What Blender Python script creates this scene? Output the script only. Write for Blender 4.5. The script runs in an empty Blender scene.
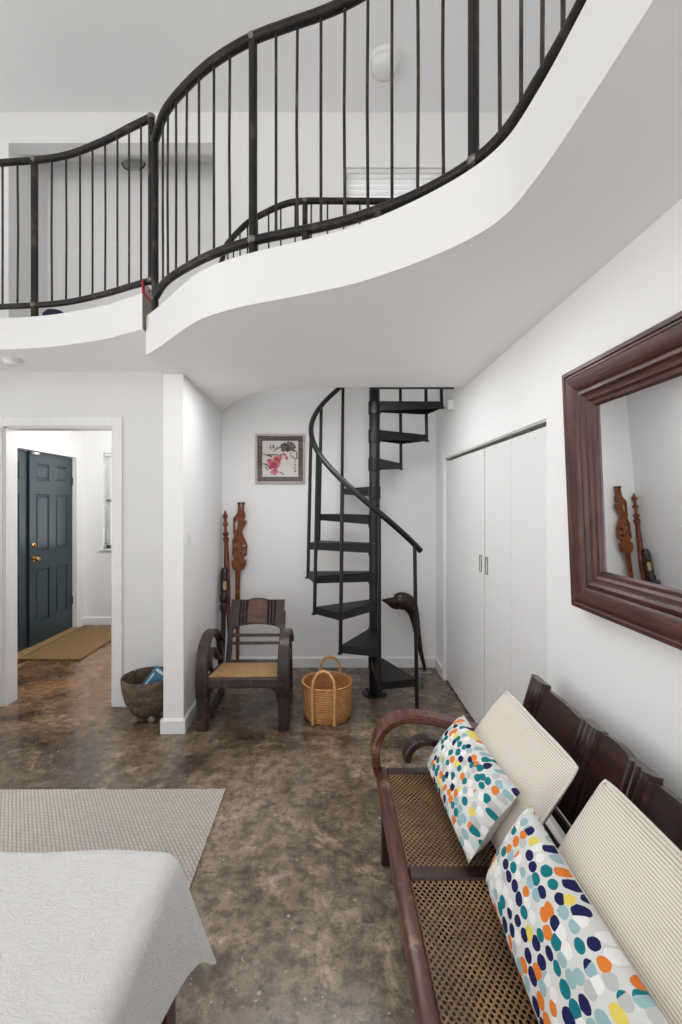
import bpy, bmesh, math, random
from math import sin, cos, pi, radians as R, sqrt
from mathutils import Vector, Matrix, noise as mnoise

random.seed(7)
S = bpy.context.scene
COL = S.collection

# ------------------------------------------------------------------ helpers
def lin(c):
    c = c / 255.0
    return c / 12.92 if c <= 0.04045 else ((c + 0.055) / 1.055) ** 2.4
def rgb(r, g, b): return (lin(r), lin(g), lin(b), 1.0)

WM = {}                                              # object name -> world matrix of its thing
def link(o, label=None, cat=None, group=None, kind=None):
    COL.objects.link(o)
    tag(o, label, cat, group, kind)
    return o
def tag(o, label=None, cat=None, group=None, kind=None):
    if label: o['label'] = label
    if cat: o['category'] = cat
    if group: o['group'] = group
    if kind: o['kind'] = kind
    return o
def thing(name, label, cat, loc=(0, 0, 0), rotz=0.0, group=None, mat=None, kind=None):
    o = bpy.data.objects.new(name, None)
    o.empty_display_size = 0.1
    m = mat if mat else Matrix.Translation(loc) @ Matrix.Rotation(rotz, 4, 'Z')
    o.matrix_world = m
    link(o, label, cat, group, kind)
    WM[o.name] = m.copy()
    return o
def obj(name, bm, mat, parent=None, world=False, smooth=False, mat_world=None, extra=(), label=None, kind=None):
    if parent is not None and world:
        bm.transform(WM[parent.name].inverted())
    bmesh.ops.recalc_face_normals(bm, faces=bm.faces[:])
    if smooth is not False:
        lim = R(40) if smooth is True else R(smooth)
        for f in bm.faces: f.smooth = True
        for e in bm.edges:
            if len(e.link_faces) == 2 and e.calc_face_angle(0) > lim: e.smooth = False
    me = bpy.data.meshes.new(name)
    bm.to_mesh(me); bm.free()
    me.materials.append(mat)
    for x in extra: me.materials.append(x)
    o = bpy.data.objects.new(name, me)
    COL.objects.link(o)
    if parent is not None:
        o.parent = parent
        WM[o.name] = WM[parent.name].copy()
    else:
        if mat_world is not None: o.matrix_world = mat_world
        WM[o.name] = (mat_world or Matrix.Identity(4)).copy()
    if label: o['label'] = label
    if kind: o['kind'] = kind
    return o
def struct(name, bm, mat, label, cat, smooth=False, parent=None, extra=()):
    o = obj(name, bm, mat, parent, False, smooth, None, extra)
    if parent is None: tag(o, label, cat, None, 'structure')
    return o
def top(name, bm, mat, label, cat, base, smooth=False, group=None, rotz=0, extra=()):
    """a thing that is one mesh, built in world space, origin at base"""
    m = Matrix.Translation(base) @ Matrix.Rotation(rotz, 4, 'Z')
    bm.transform(m.inverted())
    o = obj(name, bm, mat, None, False, smooth, m, extra)
    return tag(o, label, cat, group)

def NB(): return bmesh.new()
def box(bm, x0, x1, y0, y1, z0, z1, bev=0.0, seg=1, M=None):
    vs = [bm.verts.new((x, y, z)) for x in (x0, x1) for y in (y0, y1) for z in (z0, z1)]
    q = [(0, 1, 3, 2), (4, 6, 7, 5), (0, 4, 5, 1), (2, 3, 7, 6), (0, 2, 6, 4), (1, 5, 7, 3)]
    fs = [bm.faces.new([vs[i] for i in f]) for f in q]
    geom = vs
    if bev > 0:
        es = list({e for f in fs for e in f.edges})
        r = bmesh.ops.bevel(bm, geom=es, offset=bev, segments=seg, profile=0.5, affect='EDGES')
        geom = list({v for f in r['faces'] for v in f.verts} | {v for v in vs if v.is_valid})
    if M is not None:
        bmesh.ops.transform(bm, matrix=M, verts=[v for v in geom if v.is_valid])
    return geom
def ring(bm, c, n, b, r, seg, ry=None):
    ry = r if ry is None else ry
    return [bm.verts.new(c + n * (r * cos(2 * pi * k / seg)) + b * (ry * sin(2 * pi * k / seg))) for k in range(seg)]
def bridge(bm, a, b, closed=True):
    n = len(a)
    for k in range(n if closed else n - 1):
        bm.faces.new((a[k], a[(k + 1) % n], b[(k + 1) % n], b[k]))
def tube(bm, pts, r, seg=10, caps=True, up=None, flat=1.0):
    pts = [Vector(p) for p in pts]
    rs = r if isinstance(r, (list, tuple)) else [r] * len(pts)
    prev = None; n = None
    for i, p in enumerate(pts):
        if i == 0: t = pts[1] - p
        elif i == len(pts) - 1: t = p - pts[i - 1]
        else: t = (pts[i + 1] - p).normalized() + (p - pts[i - 1]).normalized()
        t.normalize()
        if n is None:
            u = Vector(up) if up else (Vector((0, 0, 1)) if abs(t.z) < 0.9 else Vector((1, 0, 0)))
            n = (u - t * u.dot(t)).normalized()
        else:
            n = (n - t * n.dot(t)).normalized()
        b = t.cross(n)
        rg = ring(bm, p, n, b, rs[i], seg, rs[i] * flat)
        if prev: bridge(bm, prev, rg)
        elif caps: bm.faces.new(rg[::-1])
        prev = rg
    if caps: bm.faces.new(prev)
def lathe(bm, prof, c=(0, 0, 0), seg=32, M=None, closed=False):
    """prof: list of (r, z)"""
    prev = None; first = None; allv = []
    for r, z in prof:
        if r < 1e-5:
            rg = [bm.verts.new((c[0], c[1], c[2] + z))]
        else:
            rg = [bm.verts.new((c[0] + r * cos(2 * pi * k / seg), c[1] + r * sin(2 * pi * k / seg), c[2] + z)) for k in range(seg)]
        allv += rg
        if prev is not None:
            if len(prev) == 1 and len(rg) > 1:
                for k in range(seg): bm.faces.new((prev[0], rg[k], rg[(k + 1) % seg]))
            elif len(rg) == 1 and len(prev) > 1:
                for k in range(seg): bm.faces.new((prev[k], prev[(k + 1) % seg], rg[0]))
            elif len(rg) > 1: bridge(bm, prev, rg)
        else: first = rg
        prev = rg
    if closed: bridge(bm, prev, first)
    if M is not None: bmesh.ops.transform(bm, matrix=M, verts=allv)
    return allv
def prism(bm, poly, z0, z1):
    """poly of (x,y) extruded from z0 to z1"""
    lo = [bm.verts.new((x, y, z0)) for x, y in poly]
    hi = [bm.verts.new((x, y, z1)) for x, y in poly]
    n = len(poly)
    side = []
    for k in range(n): side.append(bm.faces.new((lo[k], lo[(k + 1) % n], hi[(k + 1) % n], hi[k])))
    el = [bm.edges.get((lo[k], lo[(k + 1) % n])) for k in range(n)]
    eh = [bm.edges.get((hi[k], hi[(k + 1) % n])) for k in range(n)]
    bmesh.ops.triangle_fill(bm, use_beauty=True, use_dissolve=False, edges=el)
    bmesh.ops.triangle_fill(bm, use_beauty=True, use_dissolve=False, edges=eh)
    return lo + hi
def strip(bm, pts, width, th, axis=(0, 1, 0), bev=0.004, widths=None):
    """bent board: path of points (mid of thickness), width along axis, thickness in plane"""
    A = Vector(axis).normalized()
    pts = [Vector(p) for p in pts]; rows = []
    for i, p in enumerate(pts):
        t = (pts[min(i + 1, len(pts) - 1)] - pts[max(i - 1, 0)]).normalized()
        n = t.cross(A).normalized()
        w = widths[i] if widths else width
        w2, t2 = w / 2, th / 2
        oc = [(-w2, -t2 + bev), (-w2 + bev, -t2), (w2 - bev, -t2), (w2, -t2 + bev), (w2, t2 - bev), (w2 - bev, t2), (-w2 + bev, t2), (-w2, t2 - bev)]
        rows.append([bm.verts.new(p + A * a + n * b) for a, b in oc])
    for a, b in zip(rows, rows[1:]): bridge(bm, a, b)
    bm.faces.new(rows[0][::-1]); bm.faces.new(rows[-1])
def catmull(pts, n=8):
    P = [Vector(p) for p in pts]
    P = [P[0] * 2 - P[1]] + P + [P[-1] * 2 - P[-2]]
    out = []
    for i in range(1, len(P) - 2):
        p0, p1, p2, p3 = P[i - 1], P[i], P[i + 1], P[i + 2]
        for k in range(n):
            t = k / n
            out.append(0.5 * ((2 * p1) + (p2 - p0) * t + (2 * p0 - 5 * p1 + 4 * p2 - p3) * t * t + (3 * p1 - p0 - 3 * p2 + p3) * t ** 3))
    out.append(P[-2].copy())
    return out
def along(path, d):
    """point at arc length d"""
    for a, b in zip(path, path[1:]):
        l = (b - a).length
        if d <= l: return a.lerp(b, d / l if l else 0)
        d -= l
    return path[-1].copy()
def length(path): return sum((b - a).length for a, b in zip(path, path[1:]))

# ------------------------------------------------------------------ materials
class NT:
    def __init__(s, name):
        s.m = bpy.data.materials.new(name); s.m.use_nodes = True
        s.t = s.m.node_tree; s.n = s.t.nodes; s.l = s.t.links
        s.b = s.n['Principled BSDF']; s.out = s.n['Material Output']
        s._c = None
    def add(s, typ, **kw):
        n = s.n.new(typ)
        for k, v in kw.items(): setattr(n, k, v)
        return n
    def put(s, sock, v):
        if hasattr(v, 'is_output') or hasattr(v, 'links'): s.l.new(v, sock)
        else: sock.default_value = v
    def co(s, scale=(1, 1, 1), rot=(0, 0, 0), loc=(0, 0, 0)):
        if s._c is None: s._c = s.add('ShaderNodeTexCoord')
        m = s.add('ShaderNodeMapping')
        m.inputs['Scale'].default_value = scale; m.inputs['Rotation'].default_value = rot; m.inputs['Location'].default_value = loc
        s.l.new(s._c.outputs['Object'], m.inputs['Vector'])
        return m.outputs[0]
    def noise(s, scale, detail=4, rough=0.55, co=None, dist=0.0):
        n = s.add('ShaderNodeTexNoise'); n.inputs['Scale'].default_value = scale
        n.inputs['Detail'].default_value = detail; n.inputs['Roughness'].default_value = rough; n.inputs['Distortion'].default_value = dist
        s.l.new(co if co is not None else s.co(), n.inputs['Vector'])
        return n.outputs['Fac']
    def ramp(s, fac, stops, interp='LINEAR'):
        n = s.add('ShaderNodeValToRGB'); cr = n.color_ramp; cr.interpolation = interp
        while len(cr.elements) < len(stops): cr.elements.new(0.5)
        for e, (p, c) in zip(cr.elements, stops):
            e.position = p; e.color = c if len(c) == 4 else (*c, 1)
        s.l.new(fac, n.inputs[0]); return n.outputs[0]
    def mix(s, fac, a, b, blend='MIX'):
        n = s.add('ShaderNodeMix', data_type='RGBA', blend_type=blend)
        s.put(n.inputs[0], fac); s.put(n.inputs[6], a); s.put(n.inputs[7], b)
        return n.outputs[2]
    def math(s, op, a, b=0.0, c=0.0):
        n = s.add('ShaderNodeMath', operation=op)
        s.put(n.inputs[0], a); s.put(n.inputs[1], b); s.put(n.inputs[2], c)
        return n.outputs[0]
    def xyz(s, v):
        n = s.add('ShaderNodeSeparateXYZ'); s.l.new(v, n.inputs[0]); return n.outputs
    def bump(s, h, strength=0.3, dist=0.01):
        n = s.add('ShaderNodeBump'); n.inputs['Strength'].default_value = strength; n.inputs['Distance'].default_value = dist
        s.l.new(h, n.inputs['Height']); s.l.new(n.outputs[0], s.b.inputs['Normal'])
    def set(s, color=None, rough=None, metal=None, spec=None):
        if color is not None: s.put(s.b.inputs['Base Color'], color)
        if rough is not None: s.put(s.b.inputs['Roughness'], rough)
        if metal is not None: s.b.inputs['Metallic'].default_value = metal
        if spec is not None: s.b.inputs['Specular IOR Level'].default_value = spec
        return s

def m_plain(name, c, rough=0.5, metal=0.0, spec=0.5, var=0.06, nscale=14):
    t = NT(name)
    f = t.noise(nscale, 5)
    a = tuple(x * (1 - var) for x in c[:3]) + (1,); b = tuple(min(1, x * (1 + var)) for x in c[:3]) + (1,)
    t.set(t.ramp(f, [(0.3, a), (0.7, b)]), rough, metal, spec)
    return t.m
def m_wall(name, c, rough=0.55):
    t = NT(name)
    f = t.noise(3.0, 3)
    a = tuple(x * 0.985 for x in c[:3]) + (1,)
    t.set(t.ramp(f, [(0.3, a), (0.7, c)]), rough, 0, 0.3)
    t.bump(t.noise(160, 2), 0.04, 0.002)
    return t.m
def m_wood(name, dark, mid, light, rough=0.35, scale=(3, 26, 26), wear=None, coat=0.0):
    t = NT(name)
    co = t.co(scale)
    f = t.noise(2.2, 6, 0.6, co, 0.6)
    c = t.ramp(f, [(0.28, dark), (0.5, mid), (0.74, light)])
    if wear:
        w = t.noise(9, 6, 0.7)
        c = t.mix(t.ramp(w, [(0.56, (0, 0, 0)), (0.70, (1, 1, 1))]), c, wear)
    t.set(c, t.ramp(t.noise(7, 4), [(0.3, (rough * .8,) * 3), (0.7, (rough * 1.35,) * 3)]), 0, 0.5)
    if coat: t.b.inputs['Coat Weight'].default_value = coat; t.b.inputs['Coat Roughness'].default_value = 0.2
    t.bump(f, 0.12, 0.002)
    return t.m

M = {}
M['wall'] = m_wall('white_wall_paint', (0.87, 0.87, 0.87, 1))
M['fascia'] = m_wall('white_fascia_dimmed', (0.77, 0.77, 0.77, 1))  # same white, darkened to offset strong window light on the slab edge
M['soffit'] = m_wall('white_soffit_brightened', (0.955, 0.955, 0.955, 1))  # same white, lightened to make up for weak light underneath
M['wall_l'] = m_wall('doorway_wall_dimmed', (0.78, 0.78, 0.78, 1))  # same white, darkened to offset strong light on the doorway wall
M['ceil'] = m_wall('ceiling_paint', (0.93, 0.93, 0.93, 1))
M['trim'] = m_plain('white_trim_gloss', (0.84, 0.84, 0.84, 1), 0.35, var=0.01)
M['taupe'] = m_plain('bare_board', rgb(150, 143, 128), 0.8)
M['closet'] = m_plain('closet_door_paint', (0.79, 0.79, 0.79, 1), 0.45, var=0.01)

def floor_mat():
    t = NT('stained_concrete')
    big = t.noise(0.85, 8, 0.66, None, 0.9)
    med = t.noise(3.0, 12, 0.74, t.co(loc=(3, 1, 0)), 0.9)
    fine = t.noise(17, 8, 0.78)
    base = t.ramp(med, [(0.38, rgb(70, 58, 49)), (0.47, rgb(112, 96, 83)), (0.55, rgb(148, 131, 115)), (0.64, rgb(222, 203, 178))])
    dk = t.ramp(big, [(0.41, rgb(74, 61, 52)), (0.58, rgb(200, 182, 161))])
    c = t.mix(0.46, base, dk)
    c = t.mix(t.ramp(fine, [(0.42, (0.6,) * 3), (0.56, (0.0,) * 3)]), c, rgb(56, 46, 39))
    # pale scuffs and flecks
    sc = t.noise(6.5, 9, 0.74, t.co((1, 1.6, 1), (0, 0, 0.6), (9, 4, 0)), 1.2)
    c = t.mix(t.ramp(sc, [(0.60, (0,) * 3), (0.70, (0.55,) * 3)]), c, rgb(206, 192, 172))
    v = t.add('ShaderNodeTexVoronoi'); v.inputs['Scale'].default_value = 9
    t.l.new(t.co(), v.inputs['Vector'])
    c = t.mix(t.ramp(v.outputs['Distance'], [(0.05, (0.75,) * 3), (0.075, (0,) * 3)]), c, rgb(196, 186, 170))
    for sc_, r_, seed_ in ((26, 0.12, 4.0), (14, 0.085, 11.0)):
        vv = t.add('ShaderNodeTexVoronoi'); vv.inputs['Scale'].default_value = sc_
        t.l.new(t.co((1, 1.25, 1), (0, 0, 0.4), (seed_, seed_, 0)), vv.inputs['Vector'])
        thr = t.math('LESS_THAN', t.math('ADD', vv.outputs['Distance'], t.math('MULTIPLY', t.noise(70, 3), 0.08)), r_)
        sel = t.math('MULTIPLY', t.math('MULTIPLY', thr, t.math('GREATER_THAN', t.noise(2.6, 4, 0.6, t.co(loc=(seed_, 0, 0))), 0.47)), 0.85)
        c = t.mix(sel, c, rgb(222, 210, 192))
    # warmer stain in the hall behind the doorway
    x, y, z = t.xyz(t.co())
    hall = t.math('MULTIPLY', t.math('MULTIPLY', t.math('GREATER_THAN', y, 3.0), 1.0), t.math('LESS_THAN', x, -1.1))
    hf = t.math('SMOOTH_MIN', 1.0, t.math('MAXIMUM', t.math('MULTIPLY', t.math('SUBTRACT', y, 2.7), 1.0), 0.0), 0.1)
    lf = t.math('MINIMUM', 1.0, t.math('MAXIMUM', t.math('MULTIPLY', t.math('SUBTRACT', -0.95, x), 1.6), 0.0))
    k = t.math('MULTIPLY', t.math('MULTIPLY', hf, lf), 0.75)
    warm = t.mix(1.0, c, (1.35, 0.92, 0.56, 1), 'MULTIPLY')
    c = t.mix(k, c, warm)
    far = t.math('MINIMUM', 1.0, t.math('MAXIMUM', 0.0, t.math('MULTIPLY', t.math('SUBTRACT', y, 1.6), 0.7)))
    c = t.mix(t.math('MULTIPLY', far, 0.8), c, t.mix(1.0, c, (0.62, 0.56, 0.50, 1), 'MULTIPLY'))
    t.set(c, t.ramp(t.noise(5, 5, 0.6, t.co(loc=(2, 7, 0))), [(0.3, (0.14,) * 3), (0.7, (0.32,) * 3)]), 0, 0.5)
    t.bump(t.noise(10, 6), 0.03, 0.004)
    return t.m
M['floor'] = floor_mat()

def metal_mat():
    t = NT('raw_black_steel')
    f = t.noise(8, 6, 0.65)
    c = t.ramp(f, [(0.35, rgb(24, 23, 22)), (0.55, rgb(42, 39, 37)), (0.72, rgb(84, 74, 64))])
    t.set(c, t.ramp(t.noise(12, 4), [(0.3, (0.3,) * 3), (0.7, (0.5,) * 3)]), 0.55, 0.5)
    return t.m
M['steel'] = metal_mat()
def rod_mat():
    t = NT('rusty_rod')
    f = t.noise(14, 6, 0.65)
    c = t.ramp(f, [(0.35, rgb(30, 28, 27)), (0.55, rgb(54, 47, 41)), (0.7, rgb(92, 76, 60))])
    t.set(c, 0.5, 0.35)
    return t.m
M['rod'] = rod_mat()
M['weld'] = m_plain('weld_metal', rgb(120, 114, 106), 0.4, 0.7, var=0.3, nscale=60)
M['black'] = m_plain('black_painted_steel', rgb(8, 8, 9), 0.36, 0.0, 0.4, 0.2)
M['tread'] = m_plain('worn_black_tread', rgb(15, 15, 16), 0.5, 0.0, 0.4, 0.3)
M['teal'] = m_plain('teal_door_paint', rgb(34, 54, 61), 0.3, 0, 0.5, 0.08)
M['dark'] = m_plain('dark_gap', rgb(8, 10, 11), 0.8)
M['brass'] = m_plain('aged_brass', rgb(190, 150, 96), 0.25, 1.0)
M['nickel'] = m_plain('grey_metal', rgb(150, 150, 150), 0.35, 0.8)
M['aluminium'] = m_plain('track_aluminium', rgb(206, 206, 204), 0.35, 0.3)
M['chairwood'] = m_wood('dark_chair_wood', rgb(26, 19, 19), rgb(46, 33, 31), rgb(74, 51, 44), 0.38, (18, 18, 4), rgb(96, 72, 58))
M['chairpanel'] = m_wood('brown_chair_panel', rgb(62, 38, 30), rgb(92, 58, 44), rgb(120, 80, 60), 0.35, (4, 20, 24))
M['benchwood'] = m_wood('bench_red_wood', rgb(30, 16, 16), rgb(50, 27, 25), rgb(82, 46, 38), 0.3, (30, 3, 30), None, 0.25)
M['benchrail'] = m_wood('bench_worn_rail', rgb(52, 26, 22), rgb(88, 46, 37), rgb(122, 72, 55), 0.34, (30, 3, 30), rgb(158, 124, 100), 0.15)
M['mirrorwood'] = m_wood('mirror_frame_wood', rgb(40, 17, 14), rgb(70, 34, 27), rgb(104, 58, 48), 0.36, (3, 44, 44), None, 0.1)
M['mirrorwood_v'] = m_wood('mirror_frame_wood_upright', rgb(40, 17, 14), rgb(70, 34, 27), rgb(104, 58, 48), 0.36, (44, 3, 44), None, 0.1)
M['carving'] = m_wood('carved_orange_wood', rgb(78, 38, 18), rgb(118, 62, 30), rgb(156, 92, 50), 0.4, (10, 10, 4))
M['spear'] = m_wood('carved_red_wood', rgb(64, 26, 18), rgb(104, 48, 28), rgb(160, 92, 52), 0.4, (10, 10, 3))
M['ebony'] = m_wood('ebony', rgb(16, 13, 12), rgb(28, 22, 20), rgb(46, 34, 30), 0.3, (10, 10, 5))
M['birdwood'] = m_wood('polished_dark_wood', rgb(20, 12, 10), rgb(40, 23, 18), rgb(66, 38, 28), 0.22, (8, 8, 8))
M['bedwood'] = m_wood('bed_red_wood', rgb(50, 14, 10), rgb(78, 24, 17), rgb(100, 36, 26), 0.3, (10, 10, 3))
M['bone'] = m_plain('bone_inlay', rgb(212, 190, 140), 0.5, var=0.3, nscale=60)
M['threshold'] = m_wood('threshold_wood', rgb(140, 108, 76), rgb(166, 132, 96), rgb(186, 154, 118), 0.5, (20, 3, 20))

def cane_mat():
    t = NT('woven_cane')
    p = 0.0165
    x, y, z = t.xyz(t.co())
    wob = t.math('MULTIPLY', t.math('SUBTRACT', t.noise(40, 3), 0.5), 0.22)
    u = t.math('ADD', t.math('MULTIPLY', x, 1 / p), wob); v = t.math('ADD', t.math('MULTIPLY', y, 1 / (p * 1.25)), wob)
    def cell(off):
        a = t.math('SUBTRACT', t.math('FRACT', t.math('ADD', u, off + 100)), 0.5)
        b = t.math('SUBTRACT', t.math('FRACT', t.math('ADD', v, off + 100)), 0.5)
        return t.math('SQRT', t.math('ADD', t.math('MULTIPLY', a, a), t.math('MULTIPLY', b, b)))
    d = t.math('MINIMUM', cell(0.0), cell(0.5))
    hole = t.math('LESS_THAN', d, t.math('ADD', 0.2, t.math('MULTIPLY', t.noise(55, 2), 0.08)))
    worn = t.noise(5, 5, 0.6)
    strand = t.noise(60, 4, 0.7, t.co((1, 5, 1), (0, 0, 0.78)))
    c = t.mix(0.5, t.ramp(worn, [(0.32, rgb(92, 66, 50)), (0.5, rgb(128, 97, 72)), (0.70, rgb(200, 156, 98))]),
              t.ramp(strand, [(0.35, rgb(58, 42, 32)), (0.65, rgb(176, 142, 100))]))
    t.set(c, 0.5, 0, 0.4)
    t.bump(t.math('ADD', d, t.math('MULTIPLY', strand, 0.5)), 0.6, 0.004)
    tr = t.add('ShaderNodeBsdfTransparent'); mx = t.add('ShaderNodeMixShader')
    t.l.new(hole, mx.inputs[0]); t.l.new(t.b.outputs[0], mx.inputs[1]); t.l.new(tr.outputs[0], mx.inputs[2])
    t.l.new(mx.outputs[0], t.out.inputs['Surface'])
    return t.m
M['cane'] = cane_mat()
def cane_gold():
    t = NT('golden_cane')
    a = t.noise(34, 4, 0.7, t.co((1, 4, 1), (0, 0, 0.78))); b = t.noise(34, 4, 0.7, t.co((4, 1, 1), (0, 0, 0.78)))
    c = t.ramp(t.math('MULTIPLY', t.math('ADD', a, b), 0.5), [(0.36, rgb(96, 66, 42)), (0.5, rgb(178, 138, 94)), (0.66, rgb(214, 178, 130))])
    t.set(c, 0.5, 0, 0.4); t.bump(a, 0.5, 0.004)
    return t.m
M['cane_gold'] = cane_gold()

def stripe_mat():
    t = NT('ticking_stripe')
    x, y, z = t.xyz(t.co())
    wob = t.math('MULTIPLY', t.noise(7, 2), 0.004)
    f = t.math('FRACT', t.math('MULTIPLY', t.math('ADD', t.math('ADD', y, wob), 10), 1 / 0.0068))
    s = t.ramp(f, [(0.0, rgb(236, 231, 224)), (0.52, rgb(236, 231, 224)), (0.62, rgb(196, 180, 160)), (0.9, rgb(196, 180, 160)), (1.0, rgb(236, 231, 224))])
    t.set(s, 0.9, 0, 0.1)
    t.bump(t.math('ADD', f, t.math('MULTIPLY', t.noise(300, 2), 0.5)), 0.25, 0.002)
    return t.m
M['stripe'] = stripe_mat()
M['cream'] = m_plain('cream_piping', rgb(226, 219, 208), 0.9, var=0.05, nscale=200)

def dots_mat(name, seed):
    t = NT(name)
    co = t.co((30, 41, 0.0), (0, 0, 0.12), (seed, seed * 1.7, 0))
    v = t.add('ShaderNodeTexVoronoi', voronoi_dimensions='2D'); v.inputs['Scale'].default_value = 1.0; v.inputs['Randomness'].default_value = 0.62
    t.l.new(co, v.inputs['Vector'])
    sep = t.add('ShaderNodeSeparateColor'); t.l.new(v.outputs['Color'], sep.inputs[0])
    x, y, z = t.xyz(t.co())
    # colours cluster in the middle, pale dots at the two ends
    ax = t.math('MULTIPLY', t.math('ABSOLUTE', t.math('ADD', x, 0.02)), 4.2)
    end = t.math('MINIMUM', 1.0, t.math('MAXIMUM', 0.0, t.math('SUBTRACT', ax, 0.42)))
    W = rgb(244, 243, 240); G = rgb(196, 196, 194); LB = rgb(158, 190, 196); P = rgb(206, 220, 220)
    T = rgb(28, 122, 132); N = rgb(34, 38, 84); O = rgb(232, 130, 56); Y = rgb(236, 216, 104)
    mid = t.ramp(sep.outputs[0], [(0, W), (0.20, G), (0.29, LB), (0.40, T), (0.58, N), (0.76, O), (0.91, Y)], 'CONSTANT')
    pale = t.ramp(sep.outputs[0], [(0, W), (0.34, G), (0.50, LB), (0.74, P), (0.84, T), (0.97, Y)], 'CONSTANT')
    pick = t.math('GREATER_THAN', end, sep.outputs[1])
    c = t.mix(pick, mid, pale)
    r = t.math('ADD', 0.40, t.math('MULTIPLY', sep.outputs[2], 0.12))
    wob = t.math('MULTIPLY', t.math('SUBTRACT', t.noise(60, 2), 0.5), 0.16)
    inside = t.math('LESS_THAN', t.math('ADD', v.outputs['Distance'], wob), r)
    c = t.mix(inside, rgb(222, 222, 219), c)
    t.set(c, 0.85, 0, 0.15)
    t.bump(t.noise(260, 2), 0.15, 0.002)
    return t.m
M['dots'] = dots_mat('dotted_cotton', 3.3)
M['dots_b'] = dots_mat('dotted_cotton_large', 8.1)
M['linen'] = m_plain('plain_linen_back', rgb(222, 219, 213), 0.9, var=0.03, nscale=180)

def quilt_mat():
    t = NT('white_quilt')
    co = t.co()
    n = t.noise(30, 2, 0.4, t.co((1, 2.0, 1.5), (0, 0, 0.6)), 0.7)
    n2 = t.noise(48, 3, 0.5, t.co((1, 2.2, 1.5), (0, 0, 0.4)), 0.5)
    t.set((0.76, 0.752, 0.735, 1), 0.9, 0, 0.1)
    h = t.math('ADD', t.math('PINGPONG', t.math('MULTIPLY', n, 6.0), 0.5), t.math('MULTIPLY', n2, 0.8))
    t.bump(h, 0.5, 0.006)
    t.b.inputs['Sheen Weight'].default_value = 0.1
    return t.m
M['quilt'] = quilt_mat()
M['mattress'] = m_plain('mattress_cloth', rgb(225, 222, 216), 0.9)

def rug_mat():
    t = NT('jute_weave')
    x, y, z = t.xyz(t.co())
    n = t.noise(9, 3)
    u = t.math('ADD', t.math('MULTIPLY', x, 0.82), t.math('MULTIPLY', y, 0.57)); v = t.math('SUBTRACT', t.math('MULTIPLY', y, 0.82), t.math('MULTIPLY', x, 0.57))
    u = t.math('ADD', u, t.math('MULTIPLY', n, 0.004))
    row = t.math('FRACT', t.math('MULTIPLY', u, 1 / 0.0155))
    odd = t.math('MULTIPLY', t.math('FLOOR', t.math('MULTIPLY', u, 1 / 0.0155)), 0.5)
    colf = t.math('FRACT', t.math('ADD', t.math('MULTIPLY', v, 1 / 0.026), odd))
    h = t.math('MULTIPLY', t.math('PINGPONG', row, 0.5), t.math('POWER', t.math('PINGPONG', colf, 0.5), 0.5))
    c = t.mix(t.ramp(h, [(0.0, (1,) * 3), (0.14, (0,) * 3)]), rgb(250, 244, 238), rgb(206, 196, 186))
    c = t.mix(t.ramp(t.noise(40, 4, 0.7), [(0.4, (0,) * 3), (0.8, (0.5,) * 3)]), c, rgb(198, 184, 168))
    t.set(c, 0.95, 0, 0.1)
    t.bump(h, 0.5, 0.008)
    return t.m
M['rug'] = rug_mat()
def mat_mat():
    t = NT('coir_mat')
    n = t.noise(120, 4, 0.7); b = t.noise(6, 4)
    c = t.mix(t.ramp(n, [(0.3, (0,) * 3), (0.7, (1,) * 3)]), rgb(118, 92, 64), rgb(166, 136, 100))
    t.set(c, 0.95, 0, 0.1); t.bump(n, 0.7, 0.01)
    return t.m
M['coir'] = mat_mat()
M['coir_edge'] = m_plain('coir_binding', rgb(120, 88, 54), 0.9)
def basket_mat(name, a, b, c3):
    t = NT(name)
    x, y, z = t.xyz(t.co())
    ang = t.math('MULTIPLY', t.math('ARCTAN2', y, x), 46 / (2 * pi))
    rowi = t.math('FLOOR', t.math('MULTIPLY', z, 1 / 0.016))
    row = t.math('PINGPONG', t.math('MULTIPLY', z, 1 / 0.016), 0.5)
    cell = t.math('PINGPONG', t.math('ADD', ang, t.math('MULTIPLY', rowi, 0.5)), 0.5)
    h = t.math('ADD', t.math('MULTIPLY', row, 1.0), t.math('MULTIPLY', cell, 0.9))
    n = t.noise(26, 5, 0.7)
    c = t.mix(t.ramp(h, [(0.12, (1,) * 3), (0.5, (0,) * 3)]), t.ramp(n, [(0.3, b), (0.65, c3)]), a)
    t.set(c, 0.7, 0, 0.25); t.bump(h, 0.8, 0.01)
    return t.m
M['basket'] = basket_mat('woven_straw', rgb(130, 76, 36), rgb(196, 130, 74), rgb(226, 174, 118))
M['rope'] = m_plain('straw_rope', rgb(206, 160, 104), 0.7, var=0.2, nscale=50)
def bowl_mat():
    t = NT('weathered_wood_bowl')
    n = t.noise(5, 7, 0.7, t.co((1, 1, 3.5)), 0.6); f = t.noise(30, 5, 0.7)
    c = t.ramp(n, [(0.3, rgb(56, 44, 37)), (0.5, rgb(92, 76, 63)), (0.7, rgb(128, 110, 94))])
    c = t.mix(t.ramp(f, [(0.45, (0,) * 3), (0.8, (0.6,) * 3)]), c, rgb(150, 134, 116))
    v = t.add('ShaderNodeTexVoronoi'); v.inputs['Scale'].default_value = 11; t.l.new(t.co((1, 1, 2)), v.inputs['Vector'])
    c = t.mix(t.ramp(v.outputs['Distance'], [(0.07, (0.8,) * 3), (0.12, (0,) * 3)]), c, rgb(196, 186, 170))
    t.set(c, 0.7, 0, 0.3); t.bump(n, 0.5, 0.01)
    return t.m
M['bowl'] = bowl_mat()
M['bowlfoot'] = m_plain('pale_wood_foot', rgb(122, 105, 88), 0.7, var=0.25)

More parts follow.
